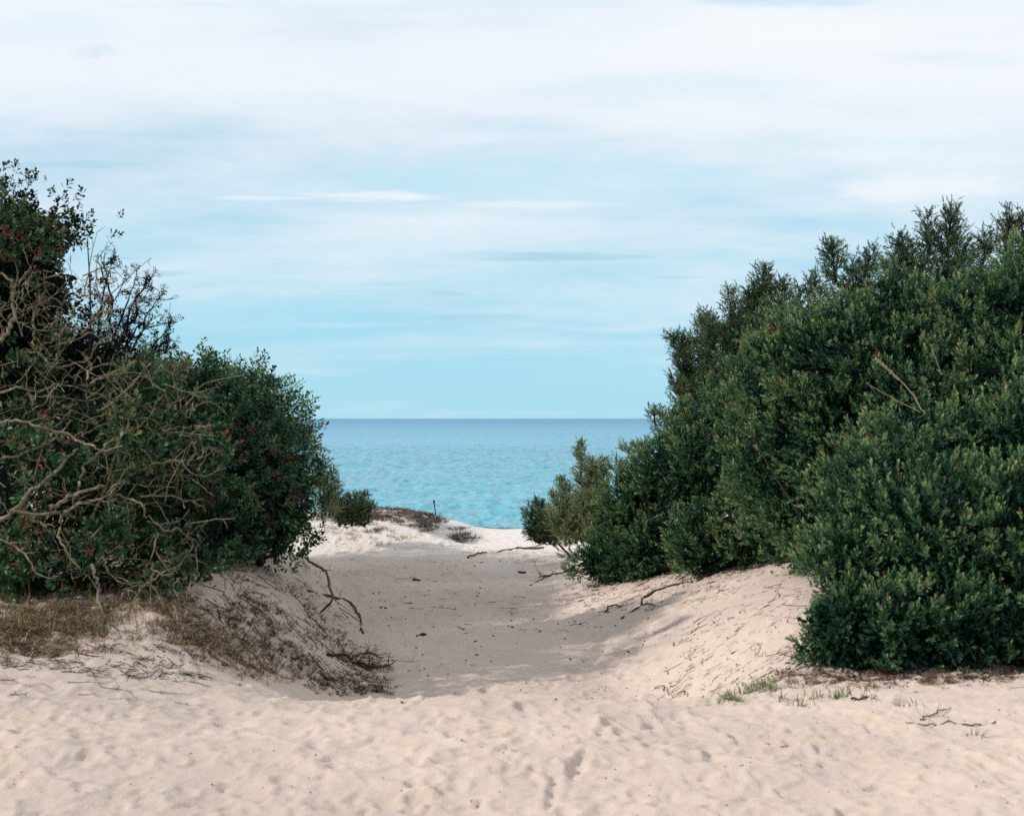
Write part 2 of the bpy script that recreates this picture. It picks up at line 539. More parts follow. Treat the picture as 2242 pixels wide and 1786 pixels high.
def surf(x, y):
    """height of the finished sand mesh"""
    j = int(np.clip(np.searchsorted(xs, x), 1, nx - 1))
    i = int(np.clip(np.searchsorted(ys, y), 1, ny - 1))
    fx = (x - xs[j - 1]) / (xs[j] - xs[j - 1])
    fy = (y - ys[i - 1]) / (ys[i] - ys[i - 1])
    return (Z[i - 1, j - 1] * (1 - fx) + Z[i - 1, j] * fx) * (1 - fy) + (Z[i, j - 1] * (1 - fx) + Z[i, j] * fx) * fy


# ------------------------------------------------------------------ sea
SEA_Z = -2.5
sy_ = np.concatenate([[-60.0, -20, 5, 20, 32], 38 * 1.0062 ** np.arange(660), np.geomspace(2400, 45000, 26)])
an = np.concatenate([-np.geomspace(0.30, 40, 22)[::-1], np.linspace(-0.285, 0.285, 370), np.geomspace(0.30, 40, 22)])
SY, AN = np.meshgrid(sy_, an, indexing='ij')
SX = AN * np.maximum(SY, 38.0)
r_ = np.random.default_rng(12)
SX[5:-1] += r_.uniform(-0.3, 0.3, SX[5:-1].shape) * 0.0015 * SY[5:-1]
wz = np.zeros(SX.shape)
for lx, ly, am, sd in ((0.34, 1.0, 0.14, 61), (0.75, 1.9, 0.19, 62), (1.8, 3.6, 0.14, 63), (5.5, 10.0, 0.11, 64), (22.0, 40.0, 0.14, 65)):
    nz = vnoise(SX / lx + 0.15 * SY / ly, SY / ly, seed=sd)
    wz += am * (1 - np.abs(nz) * 1.6) * smoothstep(lx * 1700, lx * 350, SY)
calm = 0.75 + 0.35 * vnoise(SX / 35, SY / 90, seed=66)
inside = smoothstep(36, 46, SY) * (np.abs(AN) < 0.30)
wz *= calm * inside
ii = np.arange(SX.size).reshape(SX.shape)
sq = np.stack([ii[:-1, :-1], ii[:-1, 1:], ii[1:, 1:], ii[1:, :-1]], -1).reshape(-1, 4)
sea = link('sea', new_mesh('sea', np.stack([SX, SY, SEA_Z + wz - 0.35], -1).reshape(-1, 3), sq, 4, M_SEA, True))
sea['kind'] = 'structure'

# ------------------------------------------------------------------ foliage kit


def frames(axis, roll):
    """rotation matrices whose third column is axis"""
    a = axis / np.linalg.norm(axis, axis=1, keepdims=True)
    ref = np.where(np.abs(a[:, 2:3]) > 0.95, np.array([[1.0, 0, 0]]), np.array([[0, 0, 1.0]]))
    u = np.cross(ref, a)
    u /= np.linalg.norm(u, axis=1, keepdims=True)
    v = np.cross(a, u)
    c, s = np.cos(roll)[:, None], np.sin(roll)[:, None]
    return np.stack([u * c + v * s, -u * s + v * c, a], -1)


def leaf_set(spec):
    """spec: list of (base, direction, normal, length, width, wide_at); each leaf two triangles folded along the midrib"""
    vs, fs, tt = [], [], []
    for base, d, nrm, ln, wd, at, tv in spec:
        d = d / np.linalg.norm(d)
        s = np.cross(d, nrm)
        s /= np.linalg.norm(s) + 1e-9
        n2 = np.cross(s, d)
        k = len(vs)
        vs += [base, base + d * ln * at + s * wd / 2 + n2 * wd * 0.2, base + d * ln * at - s * wd / 2 + n2 * wd * 0.2, base + d * ln]
        fs += [(k, k + 1, k + 3), (k, k + 3, k + 2)]
        tt += [tv] * 4
    return np.array(vs), np.array(fs), np.array(tt)


def tuft(seed, n=12, length=0.07, leaf=0.042, wid=0.013, open_=(0.35, 1.15), at=0.62):
    r = np.random.default_rng(seed)
    spec = []
    for i in range(n):
        f = (i + 0.5) / n
        ang = i * 2.399 + r.normal(0, 0.3)
        sp = open_[1] + (open_[0] - open_[1]) * f + r.normal(0, 0.12)
        d = np.array([math.cos(ang) * math.sin(sp), math.sin(ang) * math.sin(sp), math.cos(sp)])
        base = np.array([0, 0, length * f]) + d * 0.004
        nrm = np.array([-math.cos(ang) * math.cos(sp), -math.sin(ang) * math.cos(sp), math.sin(sp)]) + r.normal(0, 0.25, 3)
        spec.append((base, d, nrm, leaf * r.uniform(0.7, 1.15) * (1 - 0.25 * f), wid * r.uniform(0.8, 1.2), at, 0.46 * f - 0.14 + r.normal(0, 0.06)))  # young tips lighter; contrast raised to paint highlights and dark gaps
    return leaf_set(spec)


def feather(seed, n=15, length=0.10, leaf=0.034, wid=0.0105):
    """a spray of juniper: short scale twigs along a curving axis"""
    r = np.random.default_rng(seed)
    spec = []
    bend = r.normal(0, 0.25, 2)
    for i in range(n):
        f = (i + 0.3) / n
        ang = i * 2.2 + r.normal(0, 0.4)
        sp = r.uniform(0.45, 0.85) * (1 - 0.4 * f)
        d = np.array([math.cos(ang) * math.sin(sp), math.sin(ang) * math.sin(sp), math.cos(sp)])
        base = np.array([bend[0] * length * f * f, bend[1] * length * f * f, length * f])
        spec.append((base, d, r.normal(0, 1, 3), leaf * r.uniform(0.7, 1.3) * (1.25 - 0.7 * f), wid * r.uniform(0.8, 1.2), 0.4, 0.15 * f + r.normal(0, 0.05)))
    spec.append((np.zeros(3), np.array([bend[0] * .6, bend[1] * .6, 1.0]), np.array([1.0, 0, 0]), length * 1.15, 0.004, 0.3, 0.1))
    return leaf_set(spec)


def grow(templates, pos, axis, scale, tint, r):
    """copies the templates to pos along axis and returns verts, tris, tint"""
    V, Fc, T = [], [], []
    off = 0
    pick = r.integers(0, len(templates), len(pos))
    for k, (tv, tf, tt) in enumerate(templates):
        s = pick == k
        n = int(s.sum())
        if not n:
            continue
        R = frames(axis[s], r.uniform(0, 6.283, n))
        vv = np.einsum('nij,vj->nvi', R, tv) * scale[s][:, None, None] + pos[s][:, None, :]
        V.append(vv.reshape(-1, 3))
        Fc.append((tf[None] + (np.arange(n) * len(tv))[:, None, None] + off).reshape(-1, 3))
        T.append((tint[s][:, None] + tt[None]).reshape(-1))
        off += n * len(tv)
    return np.concatenate(V), np.concatenate(Fc), np.concatenate(T)


def merge(parts):
    V, Fc, T = [], [], []
    off = 0
    for v, f, t_ in parts:
        V.append(v)
        Fc.append(f + off)
        T.append(t_)
        off += len(v)
    return np.concatenate(V), np.concatenate(Fc), np.concatenate(T)


TUFT = [tuft(100 + i, n=12, length=0.075, leaf=0.043, wid=0.0135, open_=(0.2, 1.0)) for i in range(10)]
TUFT_OPEN = [tuft(200 + i, n=9, length=0.075, leaf=0.052, wid=0.022, open_=(0.5, 1.5), at=0.66) for i in range(10)]
TUFT_BIG = [tuft(300 + i, n=9, length=0.13, leaf=0.075, wid=0.026, open_=(0.6, 1.6)) for i in range(6)]
FEATHER = [feather(400 + i) for i in range(10)]


def lobes_px(lst):
    """(px, py, distance, radius in px) -> centre, radius"""
    return [(P(a, b, d), r_ / F * d) for a, b, d, r_ in lst]


def crown(lobes, dens, r, templates=TUFT, inner=0.6, size=1.0, up=0.62, gap=None, back=0.3, depth=0.07, rough=1.0, tint0=0.47, tint_amp=0.30, low=0.02):
    """shoots over the lobes of a crown; coarser shoots fill its inside"""
    C = np.array([c for c, _ in lobes])
    Rr = np.array([q for _, q in lobes])
    pp, aa, tt = [], [], []
    ip, ia, it = [], [], []
    for k in range(len(C)):
        area = 4 * math.pi * Rr[k] ** 2
        n = int(area * dens)
        d = r.normal(0, 1, (n, 3))
        d /= np.linalg.norm(d, axis=1, keepdims=True)
        q = C[k] + d * Rr[k]
        disp = rough * (0.11 * vnoise(q[:, 0] * 2.7, q[:, 1] * 2.7, q[:, 2] * 2.7, seed=41) + 0.17 * vnoise(q[:, 0] * 6.5, q[:, 1] * 6.5, q[:, 2] * 6.5, seed=42)
                        + 0.07 * vnoise(q[:, 0] * 15, q[:, 1] * 15, q[:, 2] * 15, seed=43))
        cl = vnoise(q[:, 0] * 6.5, q[:, 1] * 6.5, q[:, 2] * 6.5, seed=42)
        dep = np.abs(r.exponential(depth * 1.3, n))
        p = q + d * (disp - dep)[:, None]
        keep = np.ones(n, bool)
        for j in range(len(C)):
            if j != k:
                keep &= np.linalg.norm(q - C[j], axis=1) > Rr[j] * 0.90
        keep &= (d[:, 1] < 0.35) | (r.random(n) < back)
        keep &= p[:, 2] > ground(p[:, 0], p[:, 1]) + low
        keep &= r.random(n) < np.clip(0.70 + 1.7 * cl, 0.06, 1)
        if gap is not None:
            g = vnoise(q[:, 0] * 4.3, q[:, 1] * 4.3, q[:, 2] * 4.3, seed=44)
            keep &= (g > gap) | (r.random(n) < 0.08)
        p, dd, cl, dep = p[keep], d[keep], cl[keep], dep[keep]
        ax = 0.75 * dd + np.array([0, 0, up]) + r.normal(0, 0.33, p.shape)
        pp.append(p)
        aa.append(ax)
        tt.append(tint0 - 1.6 * np.minimum(dep, 0.25) + tint_amp * cl + r.normal(0, 0.10, len(p)) + np.where(r.random(len(p)) < 0.004, 0.6, 0.0))  # shade painted into the tint: deep shoots and clump hollows darker
        m_ = int(area * dens * inner)
        if m_ and Rr[k] > 0.22:
            d = r.normal(0, 1, (m_, 3))
            d /= np.linalg.norm(d, axis=1, keepdims=True)
            p = C[k] + d * (Rr[k] * r.uniform(0.25, max(0.35, min(0.82, 1 - 0.17 / Rr[k])), m_))[:, None]
            kp = p[:, 2] > ground(p[:, 0], p[:, 1]) + 0.08
            kp &= (d[:, 1] < 0.5) | (r.random(m_) < back)
            ip.append(p[kp])
            ia.append((d + r.normal(0, 0.5, d.shape))[kp])
            it.append(np.full(int(kp.sum()), 0.04))  # darkest tint inside, painting the shade of the crown's interior
    pos, ax, tn = np.concatenate(pp), np.concatenate(aa), np.concatenate(tt)
    res = [grow(templates, pos, ax, size * r.uniform(0.55, 1.35, len(pos)), tn, r)]
    if ip:
        ip, ia, it = np.concatenate(ip), np.concatenate(ia), np.concatenate(it)
        if len(ip):
            res.append(grow(TUFT_BIG, ip, ia, r.uniform(0.7, 1.2, len(ip)), it, r))
    return merge(res), pos


def tubes(lines, sides=5):
    """lines: list of (points (n,3), radii (n)) -> verts, quads"""
    V, Q = [], []
    off = 0
    a = np.arange(sides) / sides * 2 * math.pi
    for pts, rad in lines:
        pts = np.asarray(pts, float)
        rad = np.asarray(rad, float)
        n = len(pts)
        tg = np.gradient(pts, axis=0)
        R = frames(tg + 1e-9, np.zeros(n))
        ring = R[:, None, :, 0] * np.cos(a)[None, :, None] + R[:, None, :, 1] * np.sin(a)[None, :, None]
        V.append((pts[:, None, :] + ring * rad[:, None, None]).reshape(-1, 3))
        i = np.arange(n - 1)[:, None] * sides
        j = np.arange(sides)[None, :]
        j2 = (j + 1) % sides
        Q.append(np.stack([i + j, i + j2, i + sides + j2, i + sides + j], -1).reshape(-1, 4) + off)
        off += n * sides
    return np.concatenate(V), np.concatenate(Q)


def bend(pts, r, amp=0.02, sub=4):
    """a smooth, slightly crooked line through the points"""
    pts = np.asarray(pts, float)
    n = len(pts)
    tq = np.linspace(0, n - 1, (n - 1) * sub + 1)
    pp = np.vstack([2 * pts[0] - pts[1], pts, 2 * pts[-1] - pts[-2]])
    outp = []
    for q in tq:
        i = min(int(q), n - 2)
        f = q - i
        p0, p1, p2, p3 = pp[i], pp[i + 1], pp[i + 2], pp[i + 3]
        outp.append(0.5 * (2 * p1 + (p2 - p0) * f + (2 * p0 - 5 * p1 + 4 * p2 - p3) * f * f + (3 * p1 - p0 - 3 * p2 + p3) * f ** 3))
    outp = np.array(outp)
    outp[1:-1] += r.normal(0, amp, outp[1:-1].shape)
    return outp


def side_twigs(line, r, n, ln, rad, fork=True, dirb=None):
    res = []
    for _ in range(n):
        k = r.integers(1, len(line))
        p = line[k]
        tg = line[k] - line[k - 1]
        tg /= np.linalg.norm(tg) + 1e-9
        d = tg * 0.7 + r.normal(0, 0.55, 3) * np.array([1, 0.6, 1])
        if dirb is not None:
            d = d + dirb
        d /= np.linalg.norm(d)
        L = ln * r.uniform(0.5, 1.3)
        q = [p]
        for s in range(4):
            d = d + r.normal(0, 0.30, 3)
            d /= np.linalg.norm(d)
            q.append(q[-1] + d * L / 4)
        q = np.array(q)
        res.append((q, np.linspace(rad, rad * 0.35, 5)))
        if fork:
            for s in (2, 3):
                e = d + r.normal(0, 0.6, 3)
                e /= np.linalg.norm(e)
                f = np.array([q[s], q[s] + e * L * 0.2, q[s] + (e + r.normal(0, .25, 3)) * L * 0.38])
                res.append((f, np.array([rad * 0.6, rad * 0.45, rad * 0.25])))
    return res


def limbs(base, targets, r, rad=0.03):
    """stems from the foot of a shrub to points of its crown"""
    res = []
    for tg in targets:
        mid = base * 0.45 + tg * 0.55 + np.array([r.normal(0, 0.08), r.normal(0, 0.08), -0.12 * np.linalg.norm(tg - base)])
        mid[2] = max(mid[2], ground(mid[0], mid[1]) + 0.05)
        ln = bend([base + r.normal(0, 0.03, 3) * np.array([1, 1, 0]), mid, tg], r, 0.012, 4)
        res.append((ln, np.linspace(rad * r.uniform(0.6, 1.1), 0.004, len(ln))))
    return res


def shrub(name, label, cat, lobes, seed, dens, mat, group=None, stems=26, stem_mat=None, base=None, **kw):
    r = np.random.default_rng(seed)
    C = np.array([c for c, _ in lobes])
    if base is None:
        base = C.mean(0)
    base = np.array([base[0], base[1], ground(base[0], base[1]) - 0.03])
    root = thing(name, label, cat, base, group)
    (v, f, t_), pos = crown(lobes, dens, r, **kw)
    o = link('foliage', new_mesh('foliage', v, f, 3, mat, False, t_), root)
    o['kind'] = 'stuff'
    if stems:
        tg = pos[r.integers(0, len(pos), stems)]
        v, q = tubes(limbs(base, tg, r, 0.028))
        o = link('stems', new_mesh('stems', v, q, 4, stem_mat or M_BARKDARK, True), root)
        o['kind'] = 'stuff'
    return root, pos, r


# ------------------------------------------------------------------ right-hand shrubs
RN = lobes_px([(1850, 1385, 9.0, 102), (1955, 1395, 8.95, 108), (2095, 1385, 8.95, 114), (2250, 1375, 9.0, 118), (1885, 1240, 9.5, 112), (1800, 1415, 9.0, 48), (2030, 1425, 8.8, 60), (1900, 1420, 8.85, 60), (2170, 1420, 8.85, 60),
               (1905, 1110, 10.0, 120), (2050, 1200, 9.4, 175), (2220, 1200, 9.4, 180), (1960, 1045, 10.2, 105), (2110, 1030, 10.1, 135),
               (2270, 1000, 10.1, 160), (2430, 1180, 10.1, 240), (2390, 1390, 9.8, 140), (1815, 1180, 10.3, 60), (2000, 970, 10.6, 70)])
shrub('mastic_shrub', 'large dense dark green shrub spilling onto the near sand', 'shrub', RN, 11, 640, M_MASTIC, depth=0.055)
RU = lobes_px([(1890, 810, 11.9, 175), (1750, 850, 12.4, 140), (2000, 770, 11.8, 140), (2150, 740, 11.5, 145), (2270, 740, 11.3, 170),
               (1850, 960, 11.9, 160), (2030, 910, 11.4, 165), (2200, 880, 11.2, 165), (1715, 765, 12.8, 85), (1740, 1000, 12.6, 140),
               (2420, 850, 11.5, 230), (1960, 660, 12.2, 60), (2230, 640, 11.8, 75), (1850, 1110, 12.2, 150), (1760, 1140, 12.6, 110)])
shrub('mastic_shrub', 'tall green shrub with bright leaf tips rising behind the large near shrub', 'shrub', RU, 12, 580, M_MASTIC,
      depth=0.06, tint0=0.52)
RM = lobes_px([(1412, 1075, 15.4, 75), (1378, 1145, 15.6, 75), (1355, 1210, 15.5, 55), (1430, 1190, 15.1, 82), (1550, 1185, 14.2, 88), (1665, 1150, 14.0, 95),
               (1505, 1040, 14.8, 95), (1610, 1020, 14.5, 115), (1715, 1080, 14.0, 115), (1580, 940, 15.2, 75), (1650, 910, 15.0, 100), (1500, 985, 15.2, 62),
               (1452, 1035, 15.2, 52), (1620, 850, 15.4, 60), (1745, 1170, 13.7, 62), (1720, 960, 14.6, 110)])
shrub('mastic_shrub', 'rounded dark green shrub on the right bank between path and near shrub', 'shrub', RM, 13, 600, M_MASTIC, depth=0.06, size=1.1)
RB = lobes_px([(1318, 1226, 15.6, 46), (1355, 1236, 15.4, 46), (1306, 1250, 15.6, 26), (1400, 1240, 15.2, 46), (1440, 1240, 15.0, 40)])
shrub('mastic_shrub', 'small low tongue of leaves at the foot of the right bank', 'shrub', RB, 14, 1100, M_MASTIC, stems=3, depth=0.06, tint0=0.36)


# ------------------------------------------------------------------ junipers
def juniper(name, label, leaders, seed, mat, group=None, dens=1.0, base=None, wispy=1.0, cat='juniper'):
    """leaders: (px0, py0, px1, py1, distance, half width in px); side sprays shorten towards the tip"""
    r = np.random.default_rng(seed)
    stems_, pos, axs, scl, tn = [], [], [], [], []
    c = []
    for (x0, y0, x1, y1, d, hw) in leaders:
        a, b = P(x0, y0, d), P(x1, y1, d + r.normal(0, 0.1))
        c.append(a)
        L = np.linalg.norm(b - a)
        hw = hw / F * d
        ln = bend([a, a * 0.66 + b * 0.34 + r.normal(0, 0.03, 3), a * 0.3 + b * 0.7 + r.normal(0, 0.02, 3), b], r, 0.006, 5)
        stems_.append((ln, np.linspace(0.022, 0.003, len(ln))))
        nb = int(dens * (40 * L + 330 * L * hw))
        for _ in range(nb):
            s = r.random() ** 0.9
            k = s * (len(ln) - 1)
            i = min(int(k), len(ln) - 2)
            p = ln[i] * (1 - k + i) + ln[i + 1] * (k - i)
            ang = r.uniform(0, 6.283)
            out_ = np.array([math.cos(ang), math.sin(ang) * 0.8, 0])
            bl = hw * (1 - s) ** 0.75 * r.uniform(0.55, 1.15) + 0.05 + 0.06 * r.random() * wispy
            rise = 0.35 + 0.6 * s + r.normal(0, 0.32)
            dv = out_ + np.array([0, 0, rise])
            dv /= np.linalg.norm(dv)
            nn = max(2, int(bl / 0.045))
            u = (np.arange(nn) + r.random()) / nn
            cur = p + dv[None] * (u * bl)[:, None] + np.array([0, 0, 1.0]) * (0.18 * bl * u ** 2)[:, None]
            pos.append(cur)
            axs.append(0.8 * dv[None] + np.array([0, 0, 0.3]) + r.normal(0, 0.6, (nn, 3)))
            scl.append(r.uniform(0.6, 1.25, nn) * (1.0 - 0.40 * u))
            tn.append(0.42 + 0.35 * vnoise(cur[:, 0] * 6, cur[:, 1] * 6, cur[:, 2] * 6, seed=51) + r.normal(0, 0.10, nn) + 0.10 * u)
            if bl > 0.12:
                q = np.array([p, p + dv * bl * 0.5, p + dv * bl + np.array([0, 0, 0.16 * bl])])
                stems_.append((q, np.array([0.004, 0.003, 0.0015])))
    pos, axs, scl, tn = [np.concatenate(z) for z in (pos, axs, scl, tn)]
    kp = pos[:, 2] > ground(pos[:, 0], pos[:, 1]) + 0.02
    v, f, t_ = grow(FEATHER, pos[kp], axs[kp], scl[kp], tn[kp], r)
    base = np.mean(c, 0) if base is None else base
    root = thing(name, label, cat, (base[0], base[1], ground(base[0], base[1])), group)
    o = link('foliage', new_mesh('foliage', v, f, 3, mat, False, t_), root)
    o['kind'] = 'stuff'
    v, q = tubes(stems_, 4)
    o = link('branches', new_mesh('branches', v, q, 4, M_BARK if mat is M_JUNLIGHT else M_BARKDARK, True), root)
    o['kind'] = 'stuff'
    return root


juniper('juniper', 'dark juniper with a tall thin spire at the skyline right of the sea',
        [(1655, 900, 1672, 590, 16.0, 85), (1610, 860, 1600, 640, 16.0, 60), (1650, 800, 1640, 650, 16.0, 55), (1700, 820, 1715, 615, 16.1, 50), (1575, 850, 1560, 700, 16.1, 60),
         (1615, 900, 1630, 690, 15.9, 75), (1680, 780, 1678, 620, 16.0, 40)], 61, M_JUNIPER)
juniper('juniper', 'ragged juniper leaning towards the sea, nearest the horizon line',
        [(1560, 900, 1547, 690, 16.6, 75), (1550, 880, 1472, 735, 16.6, 50), (1545, 890, 1480, 790, 16.5, 50), (1540, 900, 1490, 850, 16.5, 45),
         (1530, 960, 1475, 830, 16.6, 55), (1500, 990, 1445, 905, 16.8, 35), (1480, 1000, 1432, 900, 16.9, 22), (1590, 900, 1585, 720, 16.6, 55), (1520, 860, 1500, 740, 16.6, 40)],
        62, M_JUNIPER, wispy=1.4)
juniper('juniper', 'wide juniper with two thin points beside the skyline spire',
        [(1830, 760, 1822, 540, 13.6, 70), (1790, 780, 1775, 610, 13.7, 60), (1870, 740, 1905, 550, 13.6, 55), (1760, 790, 1745, 640, 13.7, 45), (1900, 740, 1860, 590, 13.7, 60)],
        63, M_JUNIPER)
juniper('juniper', 'tall dark juniper with the highest twin tips on the right',
        [(2060, 720, 2082, 455, 13.0, 75), (2040, 700, 2030, 475, 13.0, 60), (1990, 720, 1968, 522, 13.1, 60), (2010, 720, 2000, 540, 13.1, 60), (2080, 720, 2110, 540, 13.0, 55),
         (1950, 720, 1940, 580, 13.1, 50)], 64, M_JUNIPER)
juniper('juniper', 'dark open juniper cut off by the right edge of the picture',
        [(2190, 720, 2215, 465, 12.8, 65), (2150, 700, 2160, 520, 12.8, 60), (2240, 700, 2240, 490, 12.8, 55), (2300, 720, 2290, 500, 12.8, 80), (2130, 720, 2125, 570, 12.8, 50)],
        65, M_JUNIPER)
juniper('juniper', 'pale green young juniper with a thin leader standing before the sea',
        [(1285, 1185, 1272, 970, 19.6, 34), (1262, 1190, 1230, 1052, 19.5, 40), (1290, 1190, 1300, 1012, 19.7, 45), (1250, 1192, 1212, 1085, 19.4, 38),
         (1310, 1180, 1322, 1010, 19.8, 40), (1275, 1190, 1268, 1090, 19.3, 50), (1240, 1195, 1205, 1120, 19.3, 36), (1300, 1190, 1290, 1080, 19.4, 45)], 66, M_JUNLIGHT, wispy=0.6, dens=1.5)
juniper('juniper', 'low juniper bush beside the leaning dead stick, left of the pale one',
        [(1192, 1190, 1178, 1098, 20.2, 34), (1180, 1190, 1160, 1108, 20.2, 30), (1205, 1192, 1195, 1120, 20.1, 34), (1175, 1188, 1150, 1130, 20.2, 26), (1215, 1190, 1214, 1125, 20.1, 28)],
        67, M_JUNIPER, wispy=0.5, dens=1.6)
juniper('juniper', 'wispy pale juniper twigs over the sea above the right bank shrub',
        [(1400, 1010, 1360, 985, 17.5, 22), (1420, 1030, 1392, 975, 17.5, 28), (1380, 1040, 1345, 1010, 17.6, 24), (1370, 1060, 1338, 1020, 17.6, 26)], 68, M_JUNLIGHT, wispy=1.0)

# ------------------------------------------------------------------ left-hand shrubs
LC = lobes_px([(418, 858, 12.4, 56), (475, 905, 12.4, 66), (445, 825, 12.5, 30), (552, 838, 12.6, 32), (515, 880, 12.6, 42), (580, 905, 12.6, 36), (555, 965, 12.3, 85), (612, 1045, 12.3, 80),
               (615, 1125, 12.2, 76), (550, 1090, 11.8, 115), (460, 1000, 11.6, 112), (585, 1170, 12.0, 58), (480, 1130, 11.4, 100), (400, 920, 11.7, 80),
               (664, 1050, 12.6, 44), (618, 985, 12.5, 40), (392, 812, 12.3, 24), (430, 798, 12.4, 20), (466, 802, 12.5, 20), (560, 803, 12.6, 18), (590, 826, 12.6, 16), (612, 882, 12.6, 20), (686, 1010, 12.6, 18),
               (655, 1140, 12.4, 40)])
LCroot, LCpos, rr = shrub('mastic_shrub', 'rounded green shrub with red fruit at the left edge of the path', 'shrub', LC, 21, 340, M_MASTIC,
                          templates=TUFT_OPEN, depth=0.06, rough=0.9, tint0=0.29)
LA = lobes_px([(30, 505, 11.2, 95), (110, 512, 11.2, 72), (165, 500, 11.2, 48), (70, 455, 11.2, 40), (200, 515, 11.2, 32), (50, 610, 11.3, 110), (105, 645, 11.4, 70), (-90, 540, 11.2, 170),
               (135, 790, 11.7, 105), (195, 850, 11.7, 70), (40, 800, 11.6, 140), (-120, 780, 11.4, 190), (140, 555, 11.2, 46), (330, 930, 11.3, 85), (250, 905, 11.4, 85), (175, 800, 11.6, 80), (60, 720, 11.5, 120), (140, 640, 11.5, 52), (185, 705, 11.6, 58), (232, 768, 11.7, 58), (290, 805, 11.8, 42), (-210, 490, 10.7, 165), (-340, 430, 10.5, 175), (-150, 650, 10.5, 120), (-330, 700, 10.4, 190)])
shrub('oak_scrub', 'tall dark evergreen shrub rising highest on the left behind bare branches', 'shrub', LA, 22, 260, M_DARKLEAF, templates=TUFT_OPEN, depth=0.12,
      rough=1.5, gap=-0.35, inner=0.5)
LD = lobes_px([(100, 930, 10.4, 120), (240, 930, 10.5, 110), (350, 990, 10.6, 105), (100, 1100, 10.1, 150), (280, 1110, 10.3, 140), (420, 1110, 10.6, 100),
               (60, 1240, 9.8, 95), (190, 1230, 9.9, 95), (330, 1220, 10.0, 95), (-120, 1050, 10.2, 210), (-100, 1240, 9.9, 120), (440, 1200, 10.5, 70)])
LDroot, LDpos, rd = shrub('thicket_shrub', 'sprawling thicket of bare gnarled branches and sparse leaves on the left', 'shrub', LD, 23, 240, M_TANGLE,
                          templates=TUFT_OPEN, gap=0.06, inner=0.3, depth=0.12, rough=1.5, stems=40, stem_mat=M_BARK, base=P(40, 1280, 10.2), tint0=0.42, tint_amp=0.34, size=1.1)
# leafy outer twigs that stand before the branches
LF_ = lobes_px([(45, 545, 10.0, 50), (10, 500, 10.0, 40), (100, 550, 10.0, 28), (320, 865, 10.2, 50), (385, 850, 10.3, 34), (300, 945, 9.9, 38), (375, 980, 10.1, 42), (120, 1060, 9.6, 36),
                (270, 970, 9.7, 26), (285, 1050, 9.6, 34), (470, 1010, 10.2, 40), (235, 1170, 9.4, 40), (150, 1220, 9.4, 34), (440, 1240, 10.0, 44), (380, 1260, 9.7, 40),
                (340, 1180, 9.6, 38), (60, 930, 9.8, 34), (40, 800, 10.0, 30), (110, 740, 10.2, 22), (20, 1230, 9.4, 50), (520, 1070, 10.6, 36), (90, 660, 10.1, 18), (30, 620, 10.0, 16)])
(v, f, t_), posF = crown(LF_, 560, rd, templates=TUFT_OPEN, inner=0.0, depth=0.05, rough=1.2, tint0=0.57, tint_amp=0.20, up=0.6, size=1.05)
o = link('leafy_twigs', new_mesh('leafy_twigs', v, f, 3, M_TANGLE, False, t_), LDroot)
o['kind'] = 'stuff'

